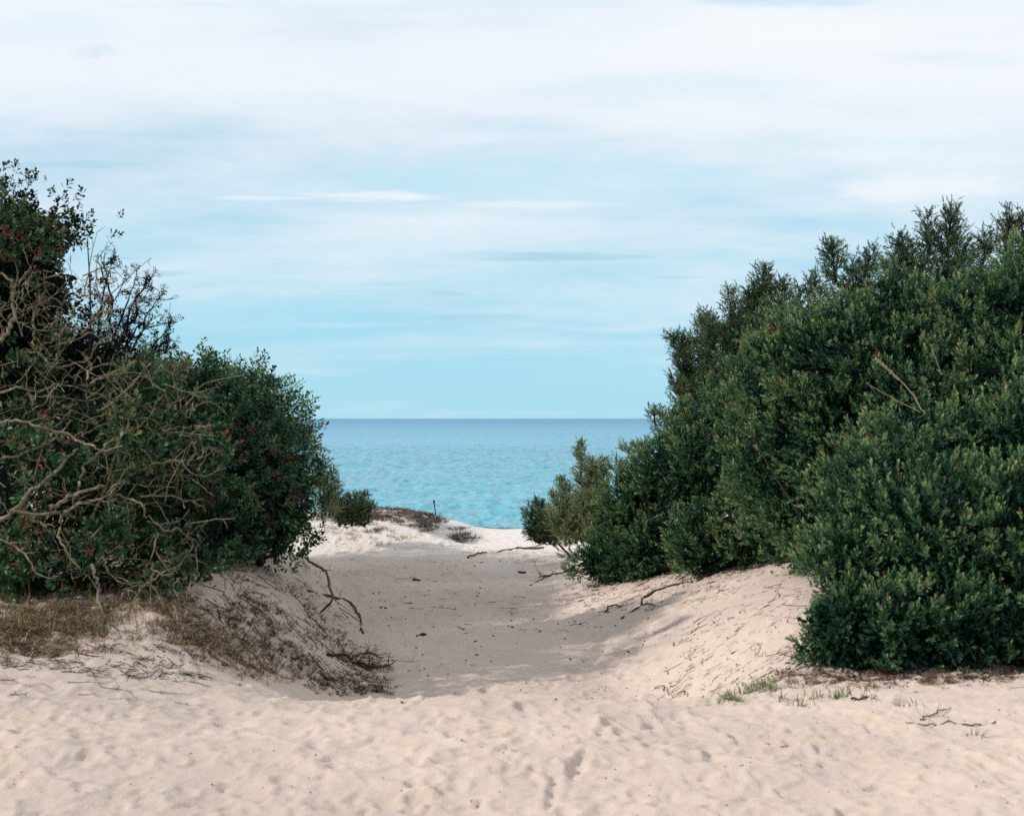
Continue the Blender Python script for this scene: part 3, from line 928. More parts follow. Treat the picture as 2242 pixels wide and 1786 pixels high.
BR = [  # pixel lines of the bare branches, distance at both ends, thickness at both ends (px)
    ([(-30, 1165), (32, 1115), (70, 1073), (116, 1041), (152, 999), (173, 981)], 9.3, 9.5, 14, 7),
    ([(0, 1140), (35, 1119), (70, 1133), (102, 1154)], 9.2, 9.3, 11, 5),
    ([(0, 925), (35, 923), (88, 933), (134, 946), (176, 967), (208, 978), (226, 988), (268, 976)], 9.5, 9.4, 8, 6),
    ([(0, 1006), (53, 992), (106, 970), (130, 946), (155, 921)], 9.6, 9.7, 8, 5),
    ([(173, 1066), (183, 1027), (204, 999), (247, 963), (293, 935)], 9.4, 9.7, 9, 4),
    ([(20, 1118), (88, 1126), (141, 1119), (169, 1104), (197, 1096), (226, 1087), (250, 1070)], 9.2, 9.4, 11, 5),
    ([(135, 1120), (130, 1154), (134, 1189), (152, 1221), (162, 1235)], 9.15, 9.1, 9, 4),
    ([(201, 1235), (211, 1260), (219, 1284), (215, 1309), (226, 1341), (243, 1365), (264, 1385)], 9.0, 8.9, 9, 7),
    ([(226, 1328), (261, 1321), (293, 1321), (307, 1334)], 8.95, 8.9, 6, 5),
    ([(109, 1111), (141, 1094), (183, 1073), (229, 1064)], 9.1, 9.3, 13, 8),
    ([(282, 1041), (317, 1023), (345, 1016), (391, 1009), (412, 1030), (448, 1043)], 9.6, 9.7, 7, 4),
    ([(233, 1080), (261, 1055), (282, 1059)], 9.4, 9.5, 6, 4),
    ([(243, 1080), (275, 1090), (310, 1101), (317, 1126), (338, 1143), (374, 1164), (388, 1154)], 9.4, 9.5, 7, 4),
    ([(307, 1087), (352, 1083), (395, 1092), (430, 1104), (451, 1119)], 9.6, 9.9, 6, 4),
    ([(300, 1240), (345, 1230), (377, 1225), (409, 1210), (430, 1224), (465, 1245), (500, 1260)], 9.6, 9.9, 6, 3),
    ([(331, 1231), (335, 1256), (331, 1281), (345, 1291)], 9.2, 9.2, 8, 4),
    ([(333, 1268), (365, 1250), (395, 1240)], 9.2, 9.4, 6, 3),
    ([(270, 1350), (293, 1316), (310, 1288), (328, 1267)], 9.0, 9.2, 5, 4),
    ([(381, 1326), (391, 1355), (402, 1383)], 9.1, 9.0, 9, 8),
    ([(226, 1235), (247, 1263), (275, 1277), (307, 1277)], 9.2, 9.3, 6, 4),
    ([(0, 748), (18, 720), (32, 695), (28, 660), (30, 632), (21, 611), (0, 598)], 9.9, 10.0, 12, 7),
    ([(30, 632), (49, 614), (63, 590), (80, 560)], 10.0, 10.0, 8, 5),
    ([(72, 760), (74, 741), (76, 702), (78, 667), (80, 640)], 10.2, 10.3, 8, 6),
    ([(120, 742), (137, 731), (166, 720), (194, 702), (215, 690)], 10.3, 10.5, 7, 4),
    ([(110, 745), (137, 741), (176, 739), (211, 724), (235, 700)], 10.2, 10.4, 6, 4),
    ([(46, 769), (81, 773), (116, 798), (152, 798), (194, 787), (208, 755), (240, 731)], 10.0, 10.2, 8, 5),
    ([(190, 833), (197, 801), (194, 787)], 9.9, 10.0, 8, 6),
    ([(197, 840), (229, 822), (268, 805), (300, 790)], 9.9, 10.0, 8, 5),
    ([(211, 900), (247, 882), (278, 854), (310, 819), (310, 794)], 9.8, 10.0, 8, 5),
    ([(88, 822), (109, 804), (116, 798)], 10.0, 10.0, 6, 5),
    ([(278, 879), (296, 914), (328, 914)], 9.8, 9.8, 6, 5),
    ([(330, 960), (345, 925), (372, 890), (392, 868)], 10.0, 10.2, 6, 3),
    ([(0, 860), (40, 850), (90, 858), (130, 842), (175, 850)], 9.9, 10.0, 6, 4),
    ([(60, 905), (100, 880), (120, 850), (150, 835)], 9.9, 10.0, 6, 4),
    ([(420, 1000), (455, 980), (490, 985)], 10.0, 10.2, 5, 3),
    ([(0, 1180), (40, 1200), (70, 1235), (72, 1270)], 9.2, 9.1, 6, 4),
    ([(345, 1170), (340, 1200), (350, 1225)], 9.3, 9.3, 4, 3),
    ([(380, 1290), (395, 1310), (410, 1320)], 9.3, 9.3, 5, 3),
]
rb = np.random.default_rng(77)
for pts, d0, d1, t0, t1 in BR:
    n = len(pts)
    line = bend([P(a, b, d0 + (d1 - d0) * i / (n - 1) + rb.normal(0, 0.04)) for i, (a, b) in enumerate(pts)], rb, 0.007, 4)
    rad = np.linspace(t0 * 0.82, t1 * 0.7, len(line)) / 2 / F * d0 * rb.uniform(0.88, 1.15, len(line))
    v, q = tubes([(line, rad)] + side_twigs(line, rb, 2 + n // 3, 0.18, 0.0045), 6)
    link('branch', new_mesh('branch', v, q, 4, M_BARK, True), LDroot)

# loose tangle of thin grey-brown twigs through the thicket
tw = []
for _ in range(330):
    px, py = rb.uniform(-20, 440), rb.uniform(600, 1290)
    if px > 230 and py < 780 + (px - 230) * 0.3:
        continue
    a = P(px, py, rb.uniform(9.5, 10.3))
    e = a + np.array([rb.normal(0.08, 0.16), rb.normal(-0.05, 0.1), rb.normal(0.03, 0.14)])
    ln = bend([a, (a + e) / 2 + rb.normal(0, 0.035, 3), e], rb, 0.006, 3)
    tw.append((ln, np.linspace(rb.uniform(0.0028, 0.0055), 0.0016, len(ln))))
    tw += side_twigs(ln, rb, 2, 0.10, 0.003, fork=False)
v, q = tubes(tw, 4)
o = link('twigs', new_mesh('twigs', v, q, 4, M_BARK, True), LDroot)
o['kind'] = 'stuff'


def ball(n=6):
    vs = [(0, 0, 1)] + [(math.cos(i / n * 6.283) * 0.95, math.sin(i / n * 6.283) * 0.95, 0.1) for i in range(n)] + [(0, 0, -1)]
    fs = [(0, 1 + i, 1 + (i + 1) % n) for i in range(n)] + [(n + 1, 1 + (i + 1) % n, 1 + i) for i in range(n)]
    return np.array(vs), np.array(fs)


BV, BF = ball()


def berries(root, px, py, d, n, spread, r):
    c = P(px, py, d)
    pp = c + r.normal(0, spread / 2.0, (n, 3)) * np.array([1, 0.5, 0.7])
    s = r.uniform(0.0035, 0.0065, n)
    v = (pp[:, None] + BV[None] * s[:, None, None]).reshape(-1, 3)
    f = (BF[None] + (np.arange(n) * len(BV))[:, None, None]).reshape(-1, 3)
    link('berry_cluster', new_mesh('berry_cluster', v, f, 3, M_BERRY), root)['kind'] = 'stuff'


for px, py, d in ((10, 500, 9.7), (28, 520, 9.7), (85, 552, 9.7), (130, 550, 9.8), (5, 560, 9.7), (85, 660, 9.9), (100, 900, 9.6), (148, 965, 9.3), (355, 880, 10.0), (30, 1380, 8.8), (195, 1205, 9.1)):
    berries(LDroot, px, py, d, 34, 0.06, rb)
for px, py, d in ((510, 940, 11.2), (550, 938, 11.4), (600, 985, 11.3), (632, 1005, 11.4), (605, 1040, 11.2), (455, 1060, 10.4), (458, 1090, 10.4), (545, 1078, 10.6), (640, 1088, 11.3), (655, 1095, 11.3), (585, 1135, 11.2), (365, 938, 10.6), (530, 1000, 10.9)):
    berries(LCroot, px, py, d, 34, 0.065, rb)

# dark half-bare shrub seen against the sky
rs = np.random.default_rng(78)
sp_root = thing('thorn_shrub', 'dark half bare spiny shrub seen against the sky on the left', 'shrub',
                (P(230, 900, 11.6)[0], 11.6, ground(P(230, 900, 11.6)[0], 11.6)))
lines, lp = [], []
for (x0, y0, x1, y1) in ((210, 800, 240, 590), (215, 800, 330, 625), (225, 800, 300, 600), (230, 780, 315, 650), (240, 800, 335, 690), (250, 820, 380, 710), (260, 830, 375, 745), (255, 800, 345, 655),
                         (230, 790, 270, 620), (245, 810, 365, 770), (200, 760, 215, 640), (265, 830, 350, 790), (235, 700, 240, 575), (280, 760, 320, 700), (270, 720, 318, 622)):
    a, b = P(x0, y0, 11.7 + rs.normal(0, 0.15)), P(x1, y1, 11.5 + rs.normal(0, 0.2))
    ln = bend([a, a * .6 + b * .4 + rs.normal(0, 0.05, 3), a * .25 + b * .75 + rs.normal(0, 0.04, 3), b], rs, 0.008, 4)
    lines.append((ln, np.linspace(0.013, 0.0035, len(ln))))
    sd = side_twigs(ln, rs, 13, 0.16, 0.0042)
    lines += sd
    lp += [q for q, _ in sd if rs.random() < 0.7]
v, q = tubes(lines, 4)
o = link('branches', new_mesh('branches', v, q, 4, M_BARKDARK, True), sp_root)
o['kind'] = 'stuff'
pos = np.concatenate(lp)
pos = pos[rs.random(len(pos)) < 0.50]
v, f, t_ = grow([tuft(500 + i, n=6, length=0.03, leaf=0.026, wid=0.011, open_=(0.6, 1.4)) for i in range(6)], pos, rs.normal(0, 0.6, pos.shape) + np.array([0, 0, 0.5]),
                rs.uniform(0.7, 1.2, len(pos)), np.full(len(pos), 0.3), rs)
o = link('foliage', new_mesh('foliage', v, f, 3, M_DARKLEAF, False, t_), sp_root)
o['kind'] = 'stuff'

# unseen thicket behind the left shrubs, shaped to throw long shade over the hollow
LE = [(np.array([-3.1, 13.9, 1.0]), 0.80), (np.array([-3.15, 14.9, 1.2]), 0.80), (np.array([-3.2, 15.9, 1.25]), 0.82), (np.array([-3.2, 16.9, 1.3]), 0.80), (np.array([-3.3, 17.9, 1.3]), 0.80),
      (np.array([-3.45, 18.5, 1.2]), 0.70), (np.array([-3.5, 14.6, 1.7]), 0.5), (np.array([-3.55, 15.6, 1.75]), 0.5), (np.array([-3.6, 16.6, 1.75]), 0.5), (np.array([-3.6, 17.6, 1.8]), 0.5),
      (np.array([-3.1, 14.5, 0.4]), 0.6), (np.array([-3.2, 16.0, 0.5]), 0.6), (np.array([-3.4, 17.5, 0.5]), 0.65),
      (np.array([-6.0, 13.6, 2.6]), 1.1), (np.array([-6.15, 15.0, 2.8]), 1.1), (np.array([-6.4, 16.4, 2.9]), 1.1), (np.array([-6.7, 17.8, 2.8]), 1.1), (np.array([-5.2, 15.6, 1.5]), 0.9), (np.array([-2.75, 13.0, 0.85]), 0.6), (np.array([-3.2, 13.1, 1.35]), 0.62), (np.array([-3.9, 13.4, 1.6]), 0.7), (np.array([-4.6, 12.9, 1.7]), 0.8), (np.array([-4.4, 15.5, 1.2]), 0.9), (np.array([-4.5, 17.2, 1.2]), 0.9)]
shrub('mastic_shrub', 'unseen green thicket behind the left shrubs, shaped to shade the path', 'shrub', LE, 24, 150, M_MASTIC, templates=TUFT_BIG, size=1.0, inner=0.5, back=0.9, depth=0.12)
juniper('dune_shrub', 'pale thin shrub just beyond the left path shrub',
        [(722, 1130, 728, 1035, 19.8, 26), (712, 1130, 704, 985, 19.8, 34), (730, 1130, 742, 1060, 19.9, 20), (705, 1135, 700, 1050, 19.7, 30)], 70, M_JUNLIGHT, wispy=0.8, dens=0.8, cat='shrub')
juniper('juniper', 'small dark juniper bush at the back of the dune on the left',
        [(770, 1150, 772, 1088, 21.0, 34), (755, 1150, 748, 1092, 21.0, 32), (790, 1150, 797, 1085, 21.0, 28), (795, 1150, 816, 1105, 20.9, 20), (745, 1152, 735, 1100, 21.0, 30), (778, 1150, 785, 1100, 20.9, 36)],
        69, M_JUNIPER, wispy=0.4, dens=1.7)

# ------------------------------------------------------------------ dead wood lying about


def ground_line(pts, lift=0.012):
    return [G(a, b, lift) for a, b in pts]


def stick(name, label, cat, lines, mat, seed, twigs=0, tl=0.12, group=None, sides=6, amp=0.006):
    """lines: (world points, radius start, radius end)"""
    r = np.random.default_rng(seed)
    tl_ = []
    for pts, r0, r1 in lines:
        ln = bend(pts, r, amp, 4)
        tl_.append((ln, np.linspace(r0, r1, len(ln)) * r.uniform(0.85, 1.15, len(ln))))
        if twigs:
            tl_ += side_twigs(ln, r, twigs, tl, r0 * 0.3)
    v, q = tubes(tl_, sides)
    org = np.array(lines[0][0][0])
    me = new_mesh(name, v - org, q, 4, mat, True)
    o = link(name, me, None, org)
    return tag(o, label, cat, group)


stick('driftwood_log', 'thick weathered log lying flat where the shaded sand ends', 'driftwood',
      [(ground_line([(1086, 1211), (1108, 1206), (1140, 1203), (1190, 1202)], 0.015), 0.008, 0.030), (ground_line([(1130, 1205), (1135, 1200)], 0.03), 0.014, 0.008)], M_DRIFTPALE, 1)
a_, b_ = G(1255, 1220), G(1205, 1195)
stick('leaning_stick', 'long thin dead stick leaning up against the low juniper', 'stick',
      [([a_ - np.array([0, 0, .02]), P(1218, 1185, a_[1] + .3), P(1190, 1157, a_[1] + .7), P(1140, 1111, a_[1] + 1.2)], 0.016, 0.010),
       ([P(1190, 1160, a_[1] + .7), P(1202, 1180, a_[1] + .3), G(1224, 1205)], 0.012, 0.010)], M_BARKDARK, 2, 2, 0.25)
stick('dead_branch', 'dark forked dead branch lying half buried right of the path', 'branch',
      [(ground_line([(1160, 1283), (1182, 1271), (1204, 1261), (1232, 1257), (1257, 1246)], 0.01), 0.007, 0.019), (ground_line([(1204, 1262), (1190, 1262), (1178, 1268)], 0.01), 0.013, 0.006)], M_DRIFT, 3, 3, 0.2)
stick('dead_branch', 'thin curved stick lying just below the driftwood log', 'branch', [(ground_line([(1024, 1223), (1046, 1214), (1065, 1211)], 0.02), 0.012, 0.008)], M_DRIFT, 4)
stick('dead_branch', 'crooked dark branch sliding down from the right bank shrub', 'branch',
      [(ground_line([(1360, 1356), (1402, 1328), (1411, 1309), (1448, 1291), (1508, 1278)], 0.012), 0.007, 0.014), (ground_line([(1404, 1327), (1420, 1326), (1434, 1330)], 0.02), 0.009, 0.006)], M_DRIFT, 5, 2, 0.14)
stick('dead_branch', 'small hooked twig left of the crooked bank branch', 'branch', [(ground_line([(1326, 1342), (1337, 1330), (1360, 1332)], 0.02), 0.007, 0.009)], M_DRIFT, 6)
stick('dead_branch', 'thick grey root arching out of the left bank', 'root',
      [([G(668, 1228, .05), P(693, 1238, 13.6), P(714, 1249, 13.1), P(725, 1291, 12.6), P(728, 1316, 12.2), G(703, 1344, .02)], 0.014, 0.010)], M_DRIFTPALE, 7, 3, 0.2)
stick('dead_branch', 'dark root running down the left bank to the path', 'root',
      [(ground_line([(675, 1298), (732, 1312), (767, 1323), (785, 1351), (795, 1390)], 0.02), 0.013, 0.011)], M_DRIFT, 8, 4, 0.22)
stick('dead_branch', 'dark twiggy clump of roots at the foot of the left bank', 'root',
      [(ground_line([(718, 1440), (753, 1440), (781, 1461), (816, 1468), (850, 1462)], 0.025), 0.012, 0.008), (ground_line([(770, 1452), (800, 1440), (840, 1450)], 0.04), 0.010, 0.005),
       (ground_line([(781, 1461), (830, 1475), (865, 1460)], 0.05), 0.010, 0.004)], M_DRIFT, 9, 12, 0.2)
stick('dead_branch', 'pale reed stalk lying across the left bank grass', 'reed', [(ground_line([(400, 1400), (440, 1415), (500, 1440), (560, 1468)], 0.02), 0.006, 0.004)], M_DRY, 10)
stick('dead_branch', 'pale broken stick at the left end of the sand lip', 'branch', [(ground_line([(770, 1532), (800, 1522), (830, 1537), (880, 1541)], 0.012), 0.006, 0.005), (ground_line([(795, 1524), (806, 1516)], 0.02), 0.005, 0.003)], M_REDTWIG, 12)
stick('dead_branch', 'long dark runner twig lying on sand below the near right shrub', 'branch', [(ground_line([(1980, 1586), (2030, 1590), (2080, 1586), (2140, 1590), (2200, 1578)], 0.008), 0.004, 0.003)], M_DRIFT, 13, 5, 0.10)
stick('dead_branch', 'curling dry twig with fine shoots on the right foreground sand', 'branch', [(ground_line([(2015, 1580), (2040, 1572), (2062, 1560), (2082, 1553)], 0.012), 0.004, 0.002)], M_DRIFT, 14, 9, 0.09)
stick('dead_branch', 'brown curved twig lying alone on the bare right foreground', 'branch', [(ground_line([(1672, 1628), (1700, 1638), (1740, 1640), (1785, 1636)], 0.006), 0.003, 0.004)], M_REDTWIG, 15, 2, 0.08)
stick('dead_branch', 'dark knotty stick lying between the grass sprouts', 'branch', [(ground_line([(1864, 1534), (1885, 1532), (1918, 1527)], 0.01), 0.008, 0.006)], M_DRIFT, 16, 1, 0.06)
stick('wood_chunk', 'dark chunk of wood above the forked dead branch', 'driftwood', [(ground_line([(1134, 1256), (1142, 1257), (1150, 1258)], 0.02), 0.022, 0.02)], M_DRIFT, 17)
stick('wood_chunk', 'dark wedge of bark left of centre on the upper path', 'driftwood', [(ground_line([(904, 1270), (910, 1273), (919, 1275)], 0.015), 0.010, 0.025)], M_DRIFT, 18)
stick('wood_chunk', 'short black stick in the lower left of the shaded path', 'driftwood', [(ground_line([(912, 1396), (922, 1393), (931, 1391)], 0.012), 0.012, 0.016)], M_DRIFT, 19)
stick('wood_chunk', 'small black lump near the left bank root on the path', 'driftwood', [(ground_line([(834, 1335), (838, 1333), (845, 1335)], 0.015), 0.014, 0.018)], M_DRIFT, 20)

# black marker post on the dune
pp = P(957, 1138, 23.4)
pp[2] = ground(pp[0], pp[1])
post = thing('marker_post', 'thin black post with a thicker head standing on the dune crest', 'post', pp)
tp = P(950.5, 1101, pp[1])
v, q = tubes([(np.array([pp - [0, 0, .1], pp * .5 + tp * .5, tp]), np.array([0.009, 0.009, 0.010]))], 8)
link('shaft', new_mesh('shaft', v, q, 4, M_BLACK, True), post)
v, q = tubes([(np.array([tp - [0, 0, 0.001], tp, tp + [-0.002, 0, .015], tp + [-.004, 0, .05], tp + [-.005, 0, .052]]), np.array([0.002, 0.013, 0.017, 0.017, 0.002]))], 8)
link('head', new_mesh('head', v, q, 4, M_BLACK, True), post)

# ------------------------------------------------------------------ twigs and chips scattered over the sand
rt_ = np.random.default_rng(90)


def twig_mesh(seed, L=0.16, rad=0.0035, sides=2, mat=None):
    r = np.random.default_rng(seed)
    a = np.array([-L / 2, 0, 0])
    q = [a]
    d = np.array([1.0, 0, 0.0])
    for _ in range(4):
        d = d + r.normal(0, 0.28, 3) * np.array([1, 1, 0.25])
        d /= np.linalg.norm(d)
        q.append(q[-1] + d * L / 4)
    ls = [(np.array(q), np.linspace(rad, rad * 0.5, 5))]
    ls += side_twigs(np.array(q), r, sides, L * 0.4, rad * 0.6, fork=False)
    v, qd = tubes(ls, 4)
    v[:, 2] *= 0.6
    v[:, 2] -= v[:, 2].min() + 0.002
    return new_mesh('twig', v, qd, 4, mat, True)


TW_D = [twig_mesh(600 + i, rt_.uniform(0.10, 0.24), rt_.uniform(0.003, 0.006), int(rt_.integers(0, 4)), M_DRIFT) for i in range(10)]
TW_R = [twig_mesh(620 + i, rt_.uniform(0.08, 0.2), rt_.uniform(0.0025, 0.0045), int(rt_.integers(0, 4)), M_REDTWIG) for i in range(6)]


def chip_mesh(seed):
    r = np.random.default_rng(seed)
    v, f = ball(6)
    v = v * np.array([1.0, 0.55, 0.38]) * r.uniform(0.7, 1.3, v.shape) * 0.011
    v[:, 2] -= v[:, 2].min() * 0.6
    return new_mesh('bark_chip', v, f, 3, M_DRIFT, False)


CH = [chip_mesh(640 + i) for i in range(8)]


def scatter(meshes, name, n, region, label, cat, group, ang=None, smin=0.7, smax=1.3):
    k = 0
    tries = 0
    while k < n and tries < n * 12:
        tries += 1
        px, py = region(rt_)
        p = G(px, py)
        if p[1] > 40:
            continue
        o = bpy.data.objects.new(name, meshes[int(rt_.integers(0, len(meshes)))])
        COL.objects.link(o)
        e = 0.05
        gx = (ground(p[0] + e, p[1]) - ground(p[0] - e, p[1])) / (2 * e)
        gy = (ground(p[0], p[1] + e) - ground(p[0], p[1] - e)) / (2 * e)
        nrm = Vector((-float(gx), -float(gy), 1.0)).normalized()
        a = rt_.uniform(0, 6.283) if ang is None else rt_.normal(*ang)
        x = Vector((math.cos(a), math.sin(a), 0))
        x = (x - nrm * x.dot(nrm)).normalized()
        yv = nrm.cross(x)
        s = rt_.uniform(smin, smax)
        M = Matrix((x, yv, nrm)).transposed().to_4x4()
        o.matrix_world = Matrix.Translation((p[0], p[1], surf(p[0], p[1]) + 0.001)) @ M @ Matrix.Scale(s, 4)
        tag(o, label, cat, group)
        k += 1


def inpoly(poly):
    poly = np.array(poly, float)
    lo, hi = poly.min(0), poly.max(0)

    def f(r):
        while True:
            p = r.uniform(lo, hi)
            x, y_ = p
            ins = False
            for (x1, y1), (x2, y2) in zip(poly, np.roll(poly, -1, 0)):
                if (y1 > y_) != (y2 > y_) and x < (x2 - x1) * (y_ - y1) / (y2 - y1) + x1:
                    ins = not ins
            if ins:
                return x, y_
    return f


scatter(TW_D, 'twig', 90, inpoly([(500, 1240), (660, 1225), (730, 1290), (800, 1400), (860, 1520), (700, 1525), (520, 1440), (420, 1350)]),
        'dark twig among many strewn down the shaded left bank', 'twig', 'dark twigs strewn down the left bank', ang=(-0.6, 1.4), smin=0.7, smax=1.6)
scatter(TW_D, 'twig', 48, inpoly([(950, 1215), (1230, 1200), (1330, 1300), (1300, 1400), (900, 1400), (800, 1260)]),
        'dark twig among those scattered over the shaded path', 'twig', 'dark twigs scattered over the shaded path', smin=0.5, smax=1.3)
scatter(TW_R, 'twig', 66, inpoly([(1420, 1370), (1560, 1290), (1740, 1280), (1760, 1330), (1730, 1460), (1580, 1540), (1420, 1530), (1480, 1420)]),
        'reddish brown twig among those on the sunlit right bank', 'twig', 'reddish twigs on the sunlit right bank', ang=(0.5, 0.9), smin=0.5, smax=1.4)
scatter(TW_D, 'twig', 32, inpoly([(1230, 1300), (1300, 1265), (1700, 1235), (1560, 1300), (1400, 1340), (1280, 1350)]),
        'thin dark twig in the strip below the right bank shrub', 'twig', 'thin dark twigs below the right bank shrub', ang=(0.6, 0.5), smin=0.5, smax=1.2)
scatter(TW_R, 'twig', 24, inpoly([(1740, 1475), (2242, 1470), (2242, 1520), (1900, 1500), (1740, 1510)]),
        'brown twig in the litter along the foot of the near right shrub', 'twig', 'brown twigs under the near right shrub', ang=(0.0, 0.5), smin=0.6, smax=1.3)
scatter(TW_D, 'twig', 24, inpoly([(0, 1420), (350, 1440), (520, 1470), (420, 1560), (0, 1560)]),
        'grey brown twig on the sand at the edge of the dry grass', 'twig', 'twigs at the edge of the dry grass', ang=(-0.2, 0.4), smin=0.5, smax=1.2)
scatter(TW_D, 'twig', 22, inpoly([(720, 1160), (1100, 1172), (1090, 1205), (700, 1205)]),
        'small twig on the bright sand below the dune', 'twig', 'small twigs on the bright far sand', smin=0.5, smax=0.9)
scatter(CH, 'bark_chip', 165, inpoly([(760, 1240), (1250, 1215), (1460, 1390), (1400, 1440), (900, 1500), (800, 1400)]),
        'small dark bark chip on the shaded path sand', 'bark chip', 'bark chips on the shaded path', smin=0.6, smax=1.8)
scatter(CH, 'bark_chip', 60, inpoly([(900, 1540), (1480, 1400), (1740, 1480), (1650, 1540)]),
        'small dark bark chip on the sunlit sand of the hollow', 'bark chip', 'bark chips on the sunlit hollow', smin=0.5, smax=1.1)
scatter(CH, 'bark_chip', 75, inpoly([(20, 1600), (900, 1580), (1500, 1570), (2230, 1540), (2230, 1770), (20, 1770)]),
        'small dark crumb of bark on the open foreground sand', 'bark chip', 'bark crumbs on the foreground sand', smin=0.35, smax=0.8)
scatter(CH, 'bark_chip', 30, inpoly([(690, 1160), (1000, 1168), (1090, 1185), (1060, 1203), (700, 1204)]),
        'dark fleck of bark on the bright sand below the dune', 'bark chip', 'bark flecks on the bright far sand', smin=0.7, smax=1.6)

# ------------------------------------------------------------------ grasses and low scrub


def blades(pos, n_each, L, wd, r, lean=0.5, tint=(0.5, 0.2)):
    """thin bent blades; each two triangles and a tip"""
    N = len(pos) * n_each
    b = np.repeat(pos, n_each, 0) + r.normal(0, 0.012, (N, 3)) * np.array([1, 1, 0])
    a = r.uniform(0, 6.283, N)
    ln = L * r.uniform(0.45, 1.2, N)
    le = np.abs(r.normal(lean, 0.3, N))
    d = np.stack([np.cos(a) * le, np.sin(a) * le, np.ones(N)], -1)
    d /= np.linalg.norm(d, axis=1, keepdims=True)
    s = np.stack([-np.sin(a), np.cos(a), np.zeros(N)], -1) * wd / 2
    mid = b + d * (ln * 0.55)[:, None]
    d2 = d + np.stack([np.cos(a) * le * .7, np.sin(a) * le * .7, -0.3 * le], -1)
    d2 /= np.linalg.norm(d2, axis=1, keepdims=True)
    tip = mid + d2 * (ln * 0.45)[:, None]
    V = np.stack([b - s, b + s, mid + s * .8, mid - s * .8, tip], 1).reshape(-1, 3)
    k = np.arange(N)[:, None] * 5
    Fc = np.concatenate([k + np.array([0, 1, 2]), k + np.array([0, 2, 3]), k + np.array([3, 2, 4])], 0)
    T = np.repeat(r.normal(tint[0], tint[1], N), 5)
    return V, Fc, T


rgz = np.random.default_rng(95)


def on_sand(region, n, r, lift=-0.005, soft=0.0):
    q = []
    for _ in range(n):
        a, b = region(r)
        p = G(a + r.normal(0, 1) * soft, b + r.normal(0, 0.5) * soft)
        q.append([p[0], p[1], surf(p[0], p[1]) + lift])
    return np.array(q)


# dry straw mat under the left thicket
reg = inpoly([(-20, 1290), (380, 1300), (470, 1370), (620, 1470), (600, 1490), (480, 1455), (380, 1420), (200, 1420), (-20, 1440)])
ps = on_sand(reg, 2700, rgz, soft=26.0)
ps = ps[vnoise(ps[:, 0] * 2.5, ps[:, 1] * 2.5, seed=72) + rgz.normal(0, 0.35, len(ps)) > -0.4]
mat_pts = blades(ps, 7, 0.11, 0.005, rgz, lean=1.7, tint=(0.55, 0.32))
ps2 = on_sand(inpoly([(-20, 1300), (300, 1300), (420, 1380), (200, 1410), (-20, 1410)]), 60, rgz)
up_pts = blades(ps2, 5, 0.16, 0.004, rgz, lean=0.5, tint=(0.6, 0.2))
v, f, t_ = merge([mat_pts, up_pts])
o = link('dry_grass', new_mesh('dry_grass', v, f, 3, M_DRY, False, t_))
o['kind'] = 'stuff'
tag(o, 'brown dry grass and straw matted under the left thicket', 'dry grass')
ps = on_sand(inpoly([(0, 1330), (200, 1340), (330, 1380), (170, 1410), (0, 1400)]), 36, rgz)
v, f, t_ = blades(ps, 5, 0.13, 0.004, rgz, lean=0.55, tint=(0.35, 0.2))
o = link('green_grass', new_mesh('green_grass', v, f, 3, M_GRASS, False, t_))
o['kind'] = 'stuff'
tag(o, 'thin green grass growing through the straw on the left', 'grass')
ps = on_sand(inpoly([(1700, 1470), (1800, 1468), (1950, 1478), (2060, 1490), (2242, 1462), (2242, 1480), (2060, 1505), (1900, 1500), (1700, 1492)]), 420, rgz, soft=10.0)
v, f, t_ = blades(ps, 5, 0.07, 0.006, rgz, lean=2.2, tint=(0.16, 0.12))
o = link('leaf_litter', new_mesh('leaf_litter', v, f, 3, M_DRY, False, t_))
o['kind'] = 'stuff'
tag(o, 'reddish brown fallen leaves along the foot of the near right shrub', 'litter')
ps = on_sand(inpoly([(1560, 1540), (1640, 1505), (1720, 1490), (1740, 1500), (1650, 1525), (1600, 1542)]), 90, rgz, soft=12.0)
v, f, t_ = blades(ps, 5, 0.07, 0.004, rgz, lean=0.9, tint=(0.6, 0.3))
o = link('green_grass', new_mesh('green_grass', v, f, 3, M_GRASS, False, t_))
o['kind'] = 'stuff'
tag(o, 'thin strip of low grass and runners at the right end of the sand lip', 'grass')
# fine litter of needles and straw on both banks and under the near right shrub
ps = np.concatenate([on_sand(inpoly([(440, 1330), (620, 1240), (700, 1300), (800, 1420), (850, 1520), (700, 1520), (560, 1460)]), 900, rgz),
                     on_sand(inpoly([(1560, 1540), (1720, 1470), (1900, 1478), (2242, 1465), (2242, 1490), (1900, 1510), (1700, 1510)]), 300, rgz),
                     on_sand(inpoly([(1240, 1290), (1420, 1260), (1720, 1230), (1500, 1310), (1300, 1330)]), 160, rgz)])
v, f, t_ = blades(ps, 4, 0.08, 0.0035, rgz, lean=2.6, tint=(0.25, 0.25))
o = link('plant_litter', new_mesh('plant_litter', v, f, 3, M_DRY, False, t_))
o['kind'] = 'stuff'
tag(o, 'fine brown straw and rootlets strewn over both sandy banks', 'litter')


